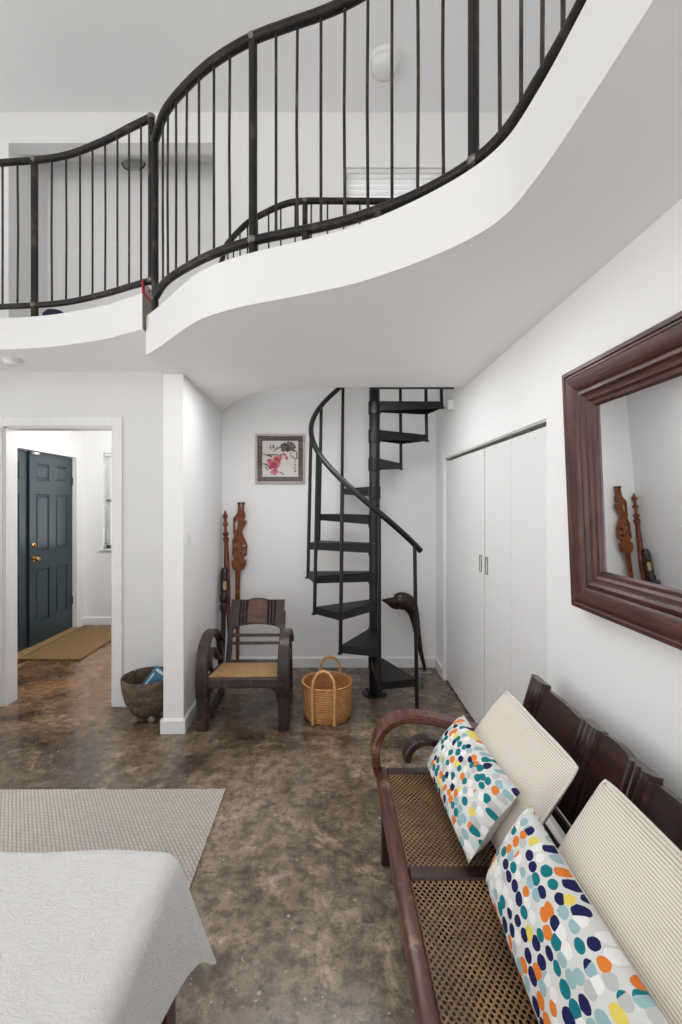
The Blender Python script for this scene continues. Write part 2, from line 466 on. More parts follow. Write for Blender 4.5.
def mirror_mat():
    t = NT('mirror_glass')
    t.set(t.ramp(t.noise(3, 3), [(0.3, (0.86, 0.865, 0.865, 1)), (0.7, (0.88, 0.885, 0.885, 1))]), 0.015, 1.0)
    return t.m
M['mirror'] = mirror_mat()
M['mirroredge'] = m_plain('tarnished_gilt_lip', rgb(120, 96, 84), 0.5, var=0.3, nscale=40)
M['picframe'] = m_plain('pale_rose_frame', rgb(186, 172, 168), 0.4, var=0.05)
M['picmat'] = m_plain('brown_picture_mat', rgb(84, 68, 63), 0.7, var=0.18, nscale=60)
M['paper'] = m_plain('rice_paper', rgb(222, 218, 211), 0.9, var=0.03)
M['ink'] = m_plain('black_ink', rgb(50, 48, 48), 0.9, var=0.4, nscale=60)
M['inkgrey'] = m_plain('grey_ink_wash', rgb(92, 90, 89), 0.9, var=0.35, nscale=50)
M['inkbrown'] = m_plain('brown_ink', rgb(118, 96, 72), 0.9, var=0.3)
M['pink'] = m_plain('pink_petals', rgb(206, 110, 124), 0.9, var=0.3, nscale=70)
M['rose'] = m_plain('rose_petals', rgb(172, 56, 74), 0.9, var=0.3, nscale=70)
def glass_mat():
    t = NT('picture_glass')
    g = t.add('ShaderNodeBsdfGlossy'); g.inputs['Roughness'].default_value = 0.05
    tr = t.add('ShaderNodeBsdfTransparent'); mx = t.add('ShaderNodeMixShader')
    fr = t.add('ShaderNodeFresnel'); fr.inputs[0].default_value = 1.35
    t.l.new(fr.outputs[0], mx.inputs[0]); t.l.new(tr.outputs[0], mx.inputs[1]); t.l.new(g.outputs[0], mx.inputs[2])
    t.l.new(mx.outputs[0], t.out.inputs['Surface'])
    return t.m
M['glass'] = glass_mat()
def slat_mat():
    t = NT('blind_slat')
    t.set((0.85, 0.85, 0.85, 1), 0.5, 0, 0.3)
    tl = t.add('ShaderNodeBsdfTranslucent'); tl.inputs[0].default_value = (0.9, 0.9, 0.9, 1)
    mx = t.add('ShaderNodeMixShader'); mx.inputs[0].default_value = 0.55
    t.l.new(t.b.outputs[0], mx.inputs[1]); t.l.new(tl.outputs[0], mx.inputs[2]); t.l.new(mx.outputs[0], t.out.inputs['Surface'])
    return t.m
M['slat'] = slat_mat()
M['opal'] = m_plain('opal_glass_shade', rgb(228, 228, 226), 0.25, var=0.02)
M['white'] = m_plain('white_plastic', rgb(232, 232, 230), 0.35, var=0.02)
M['cover'] = m_plain('blue_magazine_cover', rgb(66, 122, 150), 0.3, var=0.5, nscale=26)
M['coverpale'] = m_plain('pale_print', rgb(206, 222, 226), 0.3, var=0.1)
M['page'] = m_plain('page_paper', rgb(226, 222, 212), 0.9)
M['red'] = m_plain('red_card', rgb(178, 30, 46), 0.5)
M['redpale'] = m_plain('pale_card_print', rgb(222, 196, 196), 0.5, var=0.1)
M['navy'] = m_plain('navy_cloth', rgb(44, 48, 82), 0.9, var=0.2)
M['leaf'] = m_plain('green_leaves', rgb(120, 190, 58), 0.6, var=0.4, nscale=9)
M['bark'] = m_plain('bark', rgb(84, 70, 56), 0.9)

# ------------------------------------------------------------------ the setting
# plan: x to the right, y away from the camera, z up; camera at (0,0,1.5)
XR = 0.975; YB = 4.175; YL = 3.37
Z_R0, Z_R1 = 2.345, 2.565            # right loft slab
Z_L0, Z_L1 = 2.48, 2.68              # left loft slab, a small step higher
ZC = 5.09
YR = -3.0

def wall_cells(bm, a0, a1, z0, z1, t0, t1, holes, axis='x'):
    aa = sorted({a0, a1} | {h[0] for h in holes} | {h[1] for h in holes})
    zz = sorted({z0, z1} | {h[2] for h in holes} | {h[3] for h in holes})
    for i in range(len(aa) - 1):
        for j in range(len(zz) - 1):
            ca, cz = (aa[i] + aa[i + 1]) / 2, (zz[j] + zz[j + 1]) / 2
            if any(h[0] < ca < h[1] and h[2] < cz < h[3] for h in holes): continue
            if axis == 'x': box(bm, aa[i], aa[i + 1], t0, t1, zz[j], zz[j + 1])
            else: box(bm, t0, t1, aa[i], aa[i + 1], zz[j], zz[j + 1])
    bmesh.ops.remove_doubles(bm, verts=bm.verts[:], dist=1e-5)
    # drop the faces hidden between neighbouring cells
    seen = {}
    for f in bm.faces[:]:
        k = tuple(sorted(v.index for v in f.verts)) if False else frozenset(f.verts)
        seen.setdefault(k, []).append(f)
    dead = [f for fs in seen.values() if len(fs) > 1 for f in fs]
    bmesh.ops.delete(bm, geom=dead, context='FACES')

bm = NB(); box(bm, -4.4, 1.1, YR, 5.8, -0.1, 0)
struct('floor', bm, M['floor'], 'dark brown mottled stained concrete floor with pale scuffs', 'floor')

bm = NB(); wall_cells(bm, -4.4, -1.09, 0, Z_L0, YL, YL + 0.12, [(-2.41, -1.607, 0, 2.07)])
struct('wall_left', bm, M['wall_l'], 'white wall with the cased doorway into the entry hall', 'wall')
bm = NB(); wall_cells(bm, -3.6, 2.7, 2.6, ZC, YB, YB + 0.14, [(-2.95, -1.08, 2.6, 4.81), (0.14, 1.06, 3.75, 4.585)])
struct('wall_back_upper', bm, M['wall'], 'white rear wall of the loft with a window and a recess', 'wall')
bm = NB(); box(bm, -1.13, 1.1, YB, YB + 0.14, 0, 2.6)
struct('wall_back', bm, M['wall'], 'white rear wall behind the spiral staircase and armchair', 'wall')
bm = NB(); wall_cells(bm, YR, YB + 0.14, 0, Z_R0, XR, XR + 0.125, [(2.05, 3.862, 0, 1.885)], 'y'); box(bm, XR, XR + 0.125, 3.31, YB, Z_R0, Z_R1)
struct('wall_right', bm, M['wall'], 'white side wall holding the closet and the mirror', 'wall')
bm = NB(); prism(bm, [(-1.09, 2.976), (-0.959, 2.976), (-0.99, YB), (-1.13, YB), (-1.12, YL + 0.1)], 0, Z_R0 + 0.05)
struct('wall_partition', bm, M['wall'], 'white stub partition wall ending in a square column', 'wall')
bm = NB(); box(bm, -4.4, 2.7, YR, 4.32, ZC, ZC + 0.1)
struct('ceiling', bm, M['ceil'], 'high white ceiling above the loft', 'ceiling')
bm = NB(); wall_cells(bm, -4.4, 2.7, 0, ZC, YR - 0.12, YR, [(-2.9, 0.9, 0.0, 2.40), (-4.2, 2.5, 2.9, 4.6)])
struct('wall_rear', bm, M['wall'], 'white window wall behind the camera', 'wall')
bm = NB(); box(bm, 2.7, 2.82, YR - 0.12, 4.32, 2.3, ZC); struct('wall_right_upper', bm, M['wall'], 'white right wall of the loft', 'wall')
bm = NB(); wall_cells(bm, YR, YL, 0, Z_L0, -3.32, -3.2, [(-2.8, 2.5, 0.0, 2.42)], 'y')
struct('wall_left_outer', bm, M['wall'], 'white window wall beyond the left picture edge', 'wall')
bm = NB(); wall_cells(bm, YR, 4.32, Z_L0, ZC, -4.52, -4.4, [(-2.8, 1.9, 2.95, 4.45)], 'y')
struct('wall_left_upper', bm, M['wall'], 'white left wall of the loft storey', 'wall')
bm = NB(); box(bm, -4.4, -3.2, YR, 2.93, Z_L0, Z_L1)  # unseen slab added to stop light leaking up into the loft
struct('light_block_slab', bm, M['wall'], 'added light blocking slab beyond the left picture edge', 'loft floor')
# closet interior so that the gaps read dark
bm = NB(); box(bm, XR + 0.125, XR + 0.6, 2.0, 2.04, 0, 2.3); box(bm, XR + 0.125, XR + 0.6, 3.88, 3.92, 0, 2.3)
box(bm, XR + 0.6, XR + 0.64, 2.0, 3.92, 0, 2.3); box(bm, XR + 0.125, XR + 0.64, 2.0, 3.92, 2.3, 2.34)
struct('wall_closet', bm, M['wall'], 'inner walls of the closet behind its white doors', 'wall')

# hall behind the doorway
bm = NB(); wall_cells(bm, YL + 0.12, 5.8, 0, Z_L0, -3.19, -3.05, [(3.84, 5.45, 0, 2.045)], 'y')
struct('wall_hall_left', bm, M['wall'], 'white hall wall around the teal entry doors', 'wall')
bm = NB(); wall_cells(bm, -3.19, -1.0, 0, Z_L0, 5.65, 5.8, [(-2.82, -2.0, 0.94, 2.13)])
struct('wall_hall_back', bm, M['wall'], 'white end wall of the hall with a narrow window', 'wall')
bm = NB(); box(bm, -1.2, -1.0, YL + 0.12, 5.65, 0, Z_L0)
struct('wall_hall_right', bm, M['wall'], 'white right wall of the hall hidden by the doorway', 'wall')

# loft slabs
edge_r = catmull([(-1.048, 2.588, 0), (-0.896, 2.425, 0), (-0.72, 2.218, 0), (-0.58, 2.075, 0), (-0.385, 1.955, 0), (-0.12, 1.845, 0),
                  (0.095, 1.745, 0), (0.288, 1.607, 0), (0.435, 1.465, 0), (0.512, 1.335, 0), (0.537, 1.165, 0), (0.543, 0.989, 0), (0.543, 0.75, 0)], 8)
open_e = catmull([(0.2, 3.31, 0), (-0.218, 3.315, 0), (-0.40, 3.36, 0), (-0.53, 3.445, 0), (-0.727, 3.675, 0), (-0.86, 3.9, 0), (-0.95, 4.1, 0), (-0.985, YB, 0)], 8)
poly = [(p.x, p.y) for p in edge_r] + [(0.543, YR), (2.7, YR), (2.7, YB), (1.1, YB), (1.1, 3.31)] + [(p.x, p.y) for p in open_e] + [(-1.13, YB), (-1.19, 3.45), (-1.10, 2.98)]
bm = NB(); prism(bm, poly, Z_R0, Z_R1)
bmesh.ops.recalc_face_normals(bm, faces=bm.faces[:])
for f in bm.faces:
    if f.normal.z < -0.9: f.material_index = 1
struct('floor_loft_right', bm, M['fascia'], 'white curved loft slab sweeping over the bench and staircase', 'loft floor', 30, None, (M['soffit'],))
edge_l = catmull([(-1.053, 2.552, 0), (-1.218, 2.643, 0), (-1.378, 2.724, 0), (-1.749, 2.845, 0), (-2.1, 2.895, 0), (-2.6, 2.92, 0), (-3.3, 2.93, 0), (-4.4, 2.93, 0)], 8)
poly = [(p.x, p.y) for p in edge_l] + [(-4.4, 5.8), (-1.053, 5.8)]
bm = NB(); prism(bm, poly, Z_L0, Z_L1)
bmesh.ops.recalc_face_normals(bm, faces=bm.faces[:])
for f in bm.faces:
    if f.normal.x > 0.95: f.material_index = 1
    elif f.normal.z < -0.9: f.material_index = 2
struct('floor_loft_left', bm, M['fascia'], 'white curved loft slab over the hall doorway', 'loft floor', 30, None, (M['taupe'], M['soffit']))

# recess on the loft
bm = NB(); box(bm, -3.0, -0.95, 4.75, 4.9, Z_L1, 5.2); box(bm, -3.05, -2.95, 4.315, 4.75, Z_L1, 5.2); box(bm, -1.08, -0.95, 4.315, 4.75, Z_L1, 5.2)
box(bm, -3.0, -0.95, 4.315, 4.75, 5.06, 5.16)
struct('wall_recess', bm, M['wall'], 'shaded back of the loft recess behind the left railing', 'wall')
bm = NB(); box(bm, -2.42, -1.08, 4.60, 4.75, Z_L1, 4.10)
struct('trim_1', bm, M['trim'], 'pale low ledge inside the loft recess', 'ledge')

# doorway casing and other trim
bm = NB()
c0, c1, ct, cw = -2.41, -1.607, 2.07, 0.072
box(bm, c0 - cw, c0, YL - 0.016, YL, 0, ct + cw, 0.003); box(bm, c1, c1 + cw, YL - 0.016, YL, 0, ct + cw, 0.003); box(bm, c0 - 0.001, c1 + 0.001, YL - 0.0155, YL, ct, ct + cw - 0.0005, 0.003)
box(bm, c1 - 0.012, c1, YL, YL + 0.12, 0, ct); box(bm, c0, c0 + 0.012, YL, YL + 0.12, 0, ct); box(bm, c0, c1, YL, YL + 0.12, ct - 0.012, ct)
box(bm, c1 - 0.024, c1 - 0.012, YL + 0.05, YL + 0.085, 0, ct); 
struct('trim_2', bm, M['trim'], 'white casing around the hall doorway', 'door casing')
bm = NB(); box(bm, c1 - 0.0135, c1 - 0.012, YL + 0.012, YL + 0.042, 0.93, 1.0)
struct('trim_3', bm, M['nickel'], 'small metal strike plate in the doorway jamb', 'strike plate')
bm = NB(); box(bm, 0.30, 0.90, 3.305, 3.312, Z_R0 - 0.012, Z_R0 + 0.03)
struct('trim_4', bm, M['black'], 'thin black steel edge of the stairwell opening', 'edge trim')
# teal door casing
bm = NB()
box(bm, -3.05, -3.032, 5.45, 5.55, 0, 2.12, 0.003); box(bm, -3.05, -3.032, 3.74, 3.84, 0, 2.12, 0.003); box(bm, -3.05, -3.033, 3.839, 5.451, 2.045, 2.119, 0.003)
box(bm, -3.19, -3.05, 5.452, 5.462, 0, 2.045)
struct('trim_5', bm, M['trim'], 'white casing around the teal entry doors', 'door casing')
bm = NB(); box(bm, -3.19, -3.0, 3.84, 5.45, 0.0, 0.02, 0.004)
struct('trim_6', bm, M['threshold'], 'pale wooden threshold below the teal doors', 'threshold')

def base(bm, p0, p1, th, h=0.095, off=0.0):
    """baseboard from p0 to p1 in plan, thickness to the left of the direction"""
    a = Vector((p0[0], p0[1], 0)); b = Vector((p1[0], p1[1], 0)); d = (b - a).normalized(); n = Vector((-d.y, d.x, 0))
    prof = [(0, 0), (th, 0), (th, h - 0.012), (th * 0.45, h), (0, h)]
    r = [[bm.verts.new(q + n * u + Vector((0, 0, w))) for u, w in prof] for q in (a, b)]
    bridge(bm, r[0], r[1]); bm.faces.new(r[0][::-1]); bm.faces.new(r[1])
bm = NB(); base(bm, (-1.09, YL), (c1 + cw, YL), 0.015)
base(bm, (c0 - cw, YL), (-4.4, YL), 0.015)
struct('baseboard_left', bm, M['trim'], 'white baseboard along the doorway wall', 'baseboard')
bm = NB(); base(bm, (XR, YB), (-0.99, YB), 0.015)
struct('baseboard_back', bm, M['trim'], 'white baseboard along the rear wall behind the chair', 'baseboard')
bm = NB(); base(bm, (-0.99, YB), (-0.959, 2.976 - 0.015), -0.0, 0.095)
bm.free(); bm = NB(); base(bm, (-0.959, 2.962), (-0.99, YB), -0.016); base(bm, (-1.105, 2.976), (-0.944, 2.976), -0.016); base(bm, (-1.09, YL), (-1.09, 2.962), -0.016)
struct('baseboard_partition', bm, M['trim'], 'white baseboard around the foot of the square column', 'baseboard')
bm = NB(); base(bm, (XR, 3.862), (XR, YB), 0.015); base(bm, (XR, YR), (XR, 2.05), 0.015)
struct('baseboard_right', bm, M['trim'], 'white baseboard along the mirror wall', 'baseboard')
bm = NB(); base(bm, (-1.2, 5.65), (-3.05, 5.65), 0.015); base(bm, (-3.05, 5.65), (-3.05, 5.55), 0.015)
struct('baseboard_hall', bm, M['trim'], 'white baseboard at the end of the hall', 'baseboard')

# ---- doors
def panel_door(name, y0, y1, x_face, label, knob_y=None):
    """six panel door standing in the hall wall, face towards +x"""
    h0, h1 = 0.022, 2.04
    w = y1 - y0
    ys = [y0, y0 + 0.13 * w, y0 + 0.425 * w, y0 + 0.575 * w, y0 + 0.87 * w, y1]
    zs = [h0, 0.25, 0.80, 0.99, 1.60, 1.745, 1.925, h1]
    bm = NB()
    g = [[bm.verts.new((x_face, y, z)) for z in zs] for y in ys]
    pan = []
    for i in range(5):
        for j in range(7):
            f = bm.faces.new((g[i][j], g[i + 1][j], g[i + 1][j + 1], g[i][j + 1]))
            if i in (1, 3) and j in (1, 3, 5): pan.append(f)
    for f in pan:
        bmesh.ops.inset_individual(bm, faces=[f], thickness=0.012, depth=0.0)
        bmesh.ops.translate(bm, verts=list(f.verts), vec=(-0.012, 0, 0))
        bmesh.ops.inset_individual(bm, faces=[f], thickness=0.022, depth=0.0)
        bmesh.ops.inset_individual(bm, faces=[f], thickness=0.014, depth=0.0)
        bmesh.ops.translate(bm, verts=list(f.verts), vec=(0.009, 0, 0))
    # body behind the face
    bk = [bm.verts.new((x_face - 0.044, y, z)) for y, z in ((y0, h0), (y1, h0), (y1, h1), (y0, h1))]
    bm.faces.new(bk)
    e = ([g[i][0] for i in range(6)], [g[5][j] for j in range(8)], [g[i][7] for i in range(5, -1, -1)], [g[0][j] for j in range(7, -1, -1)])
    for k, row in enumerate(e):
        bm.faces.new(row + [bk[(k + 1) % 4], bk[k]])
    d = struct(name, bm, M['teal'], label, 'door')
    return d
d1 = panel_door('door_1', 4.672, 5.448, -3.085, 'teal six panel entry door with brass knob, right leaf of the pair')
d2 = panel_door('door_2', 3.843, 4.655, -3.105, 'teal panelled entry door leaf mostly hidden by the doorway edge')
bm = NB(); lathe(bm, [(0.0, 0.062), (0.018, 0.06), (0.027, 0.045), (0.024, 0.03), (0.011, 0.022), (0.011, 0.006), (0.03, 0.005), (0.03, 0)], (0, 0, 0), 24,
                 Matrix.Translation((-3.085, 4.735, 0.925)) @ Matrix.Rotation(R(90), 4, 'Y'))
obj('knob', bm, M['brass'], d1, smooth=True)
bm = NB(); lathe(bm, [(0.0, 0.016), (0.02, 0.015), (0.028, 0.006), (0.028, 0)], (0, 0, 0), 24, Matrix.Translation((-3.085, 4.735, 1.065)) @ Matrix.Rotation(R(90), 4, 'Y'))
box(bm, -3.071, -3.058, 4.731, 4.739, 1.05, 1.08, 0.002)
obj('deadbolt', bm, M['brass'], d1, smooth=True)
for z in (0.3, 1.72):
    bm = NB(); box(bm, -3.086, -3.078, 5.436, 5.452, z, z + 0.09, 0.002); obj('hinge', bm, M['dark'], d1)
bm = NB(); box(bm, -3.086, -3.05, 4.70, 4.78, 2.012, 2.036, 0.004); tube(bm, [(-3.06, 4.74, 2.02), (-3.035, 4.76, 2.02)], 0.006, 8)
obj('catch', bm, M['white'], d1)
bm = NB(); box(bm, -3.16, -3.108, 4.652, 4.674, 0.022, 2.04)
obj('astragal', bm, M['dark'], d2)

# the white leaf standing open at the doorway
M3 = Matrix.Translation((c0 - 0.003, YL - 0.02, 0)) @ Matrix.Rotation(R(-92), 4, 'Z')
bm = NB(); box(bm, 0.0, 0.72, -0.036, 0.0, 0.012, 2.055, 0.002)
bm.transform(M3)
d3 = struct('door_3', bm, M['trim'], 'white door leaf swung open at the left picture edge', 'door')
bm = NB(); lathe(bm, [(0.0, 0.06), (0.02, 0.058), (0.027, 0.045), (0.02, 0.03), (0.01, 0.02), (0.01, 0.006), (0.03, 0.005), (0.03, 0)], (0, 0, 0), 20,
                 M3 @ Matrix.Translation((0.66, 0, 0.95)) @ Matrix.Rotation(R(-90), 4, 'X'))
obj('knob', bm, M['brass'], d3, smooth=True)

# closet bifold doors
def closet(name, ya, yb, label, hy, ajar):
    ym = (ya + yb) / 2
    bm = NB()
    for k, (a, b) in enumerate(((ya, ym), (ym, yb))):
        p = [(XR + 0.012, a + 0.002), (XR + 0.012, b - 0.002), (XR + 0.044, b - 0.002), (XR + 0.044, a + 0.002)]
        if k == 0: p[1] = (p[1][0] - ajar, p[1][1]); p[2] = (p[2][0] - ajar, p[2][1])
        else: p[0] = (p[0][0] - ajar, p[0][1]); p[3] = (p[3][0] - ajar, p[3][1])
        prism(bm, p, 0.02, 1.853)
    d = struct(name, bm, M['closet'], label, 'closet door')
    bm = NB()
    xx = XR + 0.006
    for (y0, y1, z0, z1) in ((hy - 0.019, hy - 0.015, 1.055, 1.165), (hy + 0.015, hy + 0.019, 1.055, 1.165), (hy - 0.019, hy + 0.019, 1.055, 1.059), (hy - 0.019, hy + 0.019, 1.161, 1.165)):
        box(bm, xx, xx + 0.008, y0, y1, z0, z1)
    obj('handle', bm, M['nickel'], d)
    return d
closet('door_4', 2.914, 3.855, 'white flat closet door nearest the spiral staircase', 2.975, 0.004)
closet('door_5', 2.058, 2.906, 'white flat closet door nearest the mirror', 2.86, 0.0)
bm = NB(); box(bm, XR + 0.002, XR + 0.05, 2.052, 3.86, 1.873, 1.884)
struct('trim_7', bm, M['aluminium'], 'metal track above the closet doors', 'door track')
bm = NB(); box(bm, XR + 0.046, XR + 0.06, 2.052, 3.86, 0.0, 1.87)  # dark sheet stands in for the shade behind the closet doors
struct('trim_8', bm, M['dark'], 'dark sheet standing in for shade in the closet door gaps', 'shade sheet')
bm = NB(); box(bm, XR - 0.012, XR, 3.864, 3.915, 0, 1.93, 0.002)
struct('trim_9', bm, M['trim'], 'white casing strip at the far side of the closet', 'door casing')

# ---- windows with blinds
def window(name, x0, x1, z0, z1, y_in, y_out, label, pitch, tilt, sill):
    bm = NB()
    t = 0.04; ym = (y_in + y_out) / 2 + 0.03
    for (a, b, c, d) in ((x0, x0 + t, z0, z1), (x1 - t, x1, z0, z1), (x0, x1, z0, z0 + t), (x0, x1, z1 - t, z1), (x0, x1, (z0 + z1) / 2 - 0.018, (z0 + z1) / 2 + 0.018)):
        box(bm, a, b, ym, ym + 0.035, c, d, 0.003)
    w = struct(name, bm, M['trim'], label, 'window')
    bm = NB(); box(bm, x0 + t, x1 - t, ym + 0.014, ym + 0.019, z0 + t, z1 - t)
    obj('pane', bm, M['glass'], w)
    if sill:
        bm = NB(); box(bm, x0 - 0.03, x1 + 0.03, y_in - 0.03, ym, z0 - 0.022, z0, 0.004)
        obj('sill', bm, M['trim'], w)
    bm = NB(); box(bm, x0 + 0.01, x1 - 0.01, y_in + 0.012, y_in + 0.05, z1 - 0.04, z1 - 0.002, 0.004)
    bl = obj('blind', bm, M['white'], w)
    bm = NB(); z = z1 - 0.06; yc = y_in + 0.03
    while z > z0 + 0.02:
        Mx = Matrix.Translation((0, yc, z)) @ Matrix.Rotation(tilt, 4, 'X')
        box(bm, x0 + 0.014, x1 - 0.014, -pitch * 0.5, pitch * 0.5, -0.0012, 0.0012, 0, 1, Mx)
        z -= pitch * 0.86
    obj('slats', bm, M['slat'], bl)
    return w
window('window_1', -2.82, -2.0, 0.94, 2.13, 5.65, 5.8, 'narrow hall window with white blind and greenery outside', 0.045, R(2), True)
window('window_2', 0.14, 1.06, 3.75, 4.585, YB, YB + 0.14, 'bright loft window with white horizontal blind', 0.062, R(74), True)

# ------------------------------------------------------------------ loft railings
def bearing(path, k):
    """point of the plan path where x/y == k, from the far left to the right"""
    for a, b in zip(path, path[1:]):
        fa, fb = a.x - k * a.y, b.x - k * b.y
        if fa <= 0 <= fb or fb <= 0 <= fa:
            return a.lerp(b, fa / (fa - fb)) if fa != fb else a.copy()
    return None
def railing(label, path, zb, z_bot, z_top, spots, posts, feet, base_pt, r_top=0.023, r_bot=0.02, r_rod=0.0062, r_post=0.019, flat=None, rod='rod', end_bend=False):
    t = thing('loft_railing', label, 'railing', (base_pt.x, base_pt.y, zb))
    bm = NB(); tube(bm, [(p.x, p.y, z_top) for p in path], r_top, 12)
    obj('top_rail', bm, M['steel'], t, True, True)
    bm = NB(); tube(bm, [(p.x, p.y, z_bot) for p in path], r_bot, 12)
    obj('bottom_rail', bm, M['steel'], t, True, True)
    for p in spots:
        lean = random.uniform(-0.004, 0.004)
        bm = NB(); tube(bm, [(p.x, p.y, z_bot), (p.x + lean, p.y, (z_bot + z_top) / 2), (p.x, p.y, z_top)], r_rod, 8)
        obj('baluster', bm, M[rod], t, True, True)
    for p in posts:
        bm = NB()
        if flat and p is not path[0]: box(bm, p.x - 0.019, p.x + 0.019, p.y - 0.012, p.y + 0.012, zb, z_top, 0.003)
        else: tube(bm, [(p.x, p.y, z_bot - 0.02 if flat else zb), (p.x, p.y, z_top)], r_post, 12)
        po = obj('post', bm, M['steel'], t, True, not flat)
        for z in (z_bot, z_top):
            bm = NB()
            bmesh.ops.create_icosphere(bm, subdivisions=2, radius=r_top * 1.1, matrix=Matrix.Translation((p.x, p.y - 0.004, z)) @ Matrix.Diagonal((1.0, 1.0, 0.8, 1)))
            for v in bm.verts: v.co += Vector((random.uniform(-1, 1), random.uniform(-1, 1), random.uniform(-1, 1))) * 0.0018
            obj('weld', bm, M['weld'], po, True, True)
    for p in feet:
        bm = NB(); tube(bm, [(p.x, p.y, zb), (p.x, p.y, z_bot)], r_post * 0.9, 10)
        obj('foot', bm, M['steel'], t, True, True)
    return t
F = 455.0
def kx(x): return (x - 330.0) / F
rail_r = catmull([(-0.974, 2.533, 0), (-0.8545, 2.356, 0), (-0.7056, 2.214, 0), (-0.5395, 2.089, 0), (-0.349, 1.987, 0), (-0.175, 1.925, 0), (-0.03, 1.878, 0),
                  (0.115, 1.815, 0), (0.306, 1.698, 0), (0.465, 1.5465, 0), (0.542, 1.40, 0), (0.568, 1.224, 0), (0.579, 1.10, 0), (0.582, 0.95, 0), (0.584, 0.5, 0), (0.584, -0.6, 0)], 8)
spots = [bearing(rail_r, kx(x)) for x in (163, 168, 176, 187, 199, 214, 230, 276, 297.5, 321, 345, 368, 392, 417.6, 443.5, 500, 521, 542, 563)]
spots = [p for p in spots if p]
spots += [Vector((0.583, y, 0)) for y in (0.85, 0.72, 0.59, 0.46, 0.33, 0.07, -0.06, -0.19, -0.32, -0.45)]
posts = [bearing(rail_r, kx(x)) for x in (253, 473.5)] + [rail_r[0], Vector((0.584, 0.2, 0))]
feet = [bearing(rail_r, kx(x)) for x in (306, 379)]
railing('black steel railing along the sweeping right edge of the loft', rail_r, Z_R1, 2.644, 3.525, spots, posts, feet, rail_r[40])
rail_l = catmull([(-1.012, 2.58, 0), (-1.165, 2.652, 0), (-1.395, 2.762, 0), (-1.7036, 2.873, 0), (-2.119, 2.925, 0), (-2.6, 2.95, 0), (-3.3, 2.96, 0), (-4.2, 2.96, 0)], 8)
sp = [bearing(rail_l, kx(x)) for x in (141, 129, 117.5, 105, 92.5, 80, 66, 52, 17.5, 2.5)]
sp += [along(rail_l, length(rail_l[:1] + rail_l) - d) for d in (0.2, 0.32, 0.44, 0.56, 0.68, 0.8, 0.92, 1.04, 1.16, 1.28, 1.52, 1.64, 1.76, 1.88)]
railing('black steel railing on the left loft edge above the hall doorway', rail_l, Z_L1, 2.765, 3.69, sp, [bearing(rail_l, kx(34.5)), rail_l[0]], [], rail_l[20], 0.021, 0.018, flat=True)
rail_g = catmull([(-1.0, 4.13, 0), (-0.93, 3.96, 0), (-0.8606, 3.783, 0), (-0.6436, 3.50, 0), (-0.481, 3.366, 0), (-0.338, 3.274, 0), (-0.2, 3.235, 0), (0.06, 3.233, 0), (0.5, 3.24, 0)], 8)
L = length(rail_g); n = int(L / 0.115)
railing('second black railing guarding the stairwell opening behind the front railing', rail_g, Z_R1, 2.66, 3.65, [along(rail_g, L * (i + 0.5) / n) for i in range(n)],
        [bearing(rail_g, kx(305)), rail_g[-1], rail_g[0]], [], rail_g[30], 0.022, 0.014, 0.006, 0.019, rod='steel')

# things left on the loft floor beside the railing
t = thing('packet', 'small red and white printed packet standing at the loft edge by the railing corner', 'packet', (-1.062, 2.65, Z_L1))
bm = NB(); box(bm, -0.005, 0.005, -0.075, 0.085, 0.0, 0.085, 0.001); obj('sleeve', bm, M['red'], t)
bm = NB(); box(bm, 0.0045, 0.0062, -0.05, 0.08, 0.03, 0.08); obj('label_panel', bm, M['redpale'], t, label='pale printed panel')
bm = NB(); box(bm, 0.0055, 0.0068, -0.02, 0.05, 0.042, 0.047); box(bm, 0.0055, 0.0068, 0.0, 0.02, 0.056, 0.07); obj('print', bm, M['inkgrey'], t, label='grey print')
bm = NB(); lathe(bm, [(0.0, 0.0), (0.06, 0.0), (0.078, 0.03), (0.074, 0.075), (0.05, 0.098), (0.0, 0.104)], (0, 0, 0), 20, Matrix.Diagonal((1.0, 0.7, 1, 1)))
bm.transform(Matrix.Translation((-1.83, 3.02, Z_L1)))
top('bundle', bm, M['navy'], 'dark blue bundle lying on the loft floor beside the left railing post', 'bundle', (-1.83, 3.02, Z_L1), True)

# ceiling light, recess lamp, smoke alarm, switch
t = thing('ceiling_light', 'white round dome light on the loft ceiling', 'ceiling light', (0.445, 3.68, ZC))
bm = NB(); lathe(bm, [(0.0, 0), (0.125, 0), (0.128, -0.012), (0.125, -0.04), (0.118, -0.045), (0.0, -0.045)], seg=40); obj('housing', bm, M['white'], t, smooth=True)
bm = NB(); lathe(bm, [(0.116, -0.044), (0.112, -0.07), (0.09, -0.10), (0.05, -0.118), (0.0, -0.123)], seg=40); obj('shade', bm, M['opal'], t, smooth=True)
t = thing('wall_lamp', 'half bowl wall lamp in the loft recess', 'lamp', (-2.045, 4.75, 4.935))
bm = NB()
rows = []
for i in range(9):
    ph = (pi / 2) * i / 8
    r, z = 0.115 * cos(ph), -0.085 * sin(ph) + 0.115
    rows.append([bm.verts.new((r * cos(pi + pi * k / 16), r * sin(pi + pi * k / 16) * 0.4 - 0.006, z)) for k in range(17)])
for a, b in zip(rows, rows[1:]): bridge(bm, a, b, False)
bmesh.ops.solidify(bm, geom=bm.faces[:], thickness=0.004)
obj('shade', bm, M['opal'], t, smooth=True)
for s_ in (-1, 1):
    bm = NB(); tube(bm, [(s_ * 0.118 * cos(a), -0.012, 0.115 - 0.088 * sin(a)) for a in [R(d) for d in range(0, 66, 6)]], 0.006, 8)
    obj('rim_band', bm, M['black'], t, smooth=True)
bm = NB(); box(bm, -0.05, 0.05, -0.012, 0.0, 0.03, 0.12, 0.003); obj('back_plate', bm, M['white'], t)
t = thing('smoke_alarm', 'white round smoke alarm under the left loft slab', 'smoke alarm', (-2.165, 3.10, Z_L0))
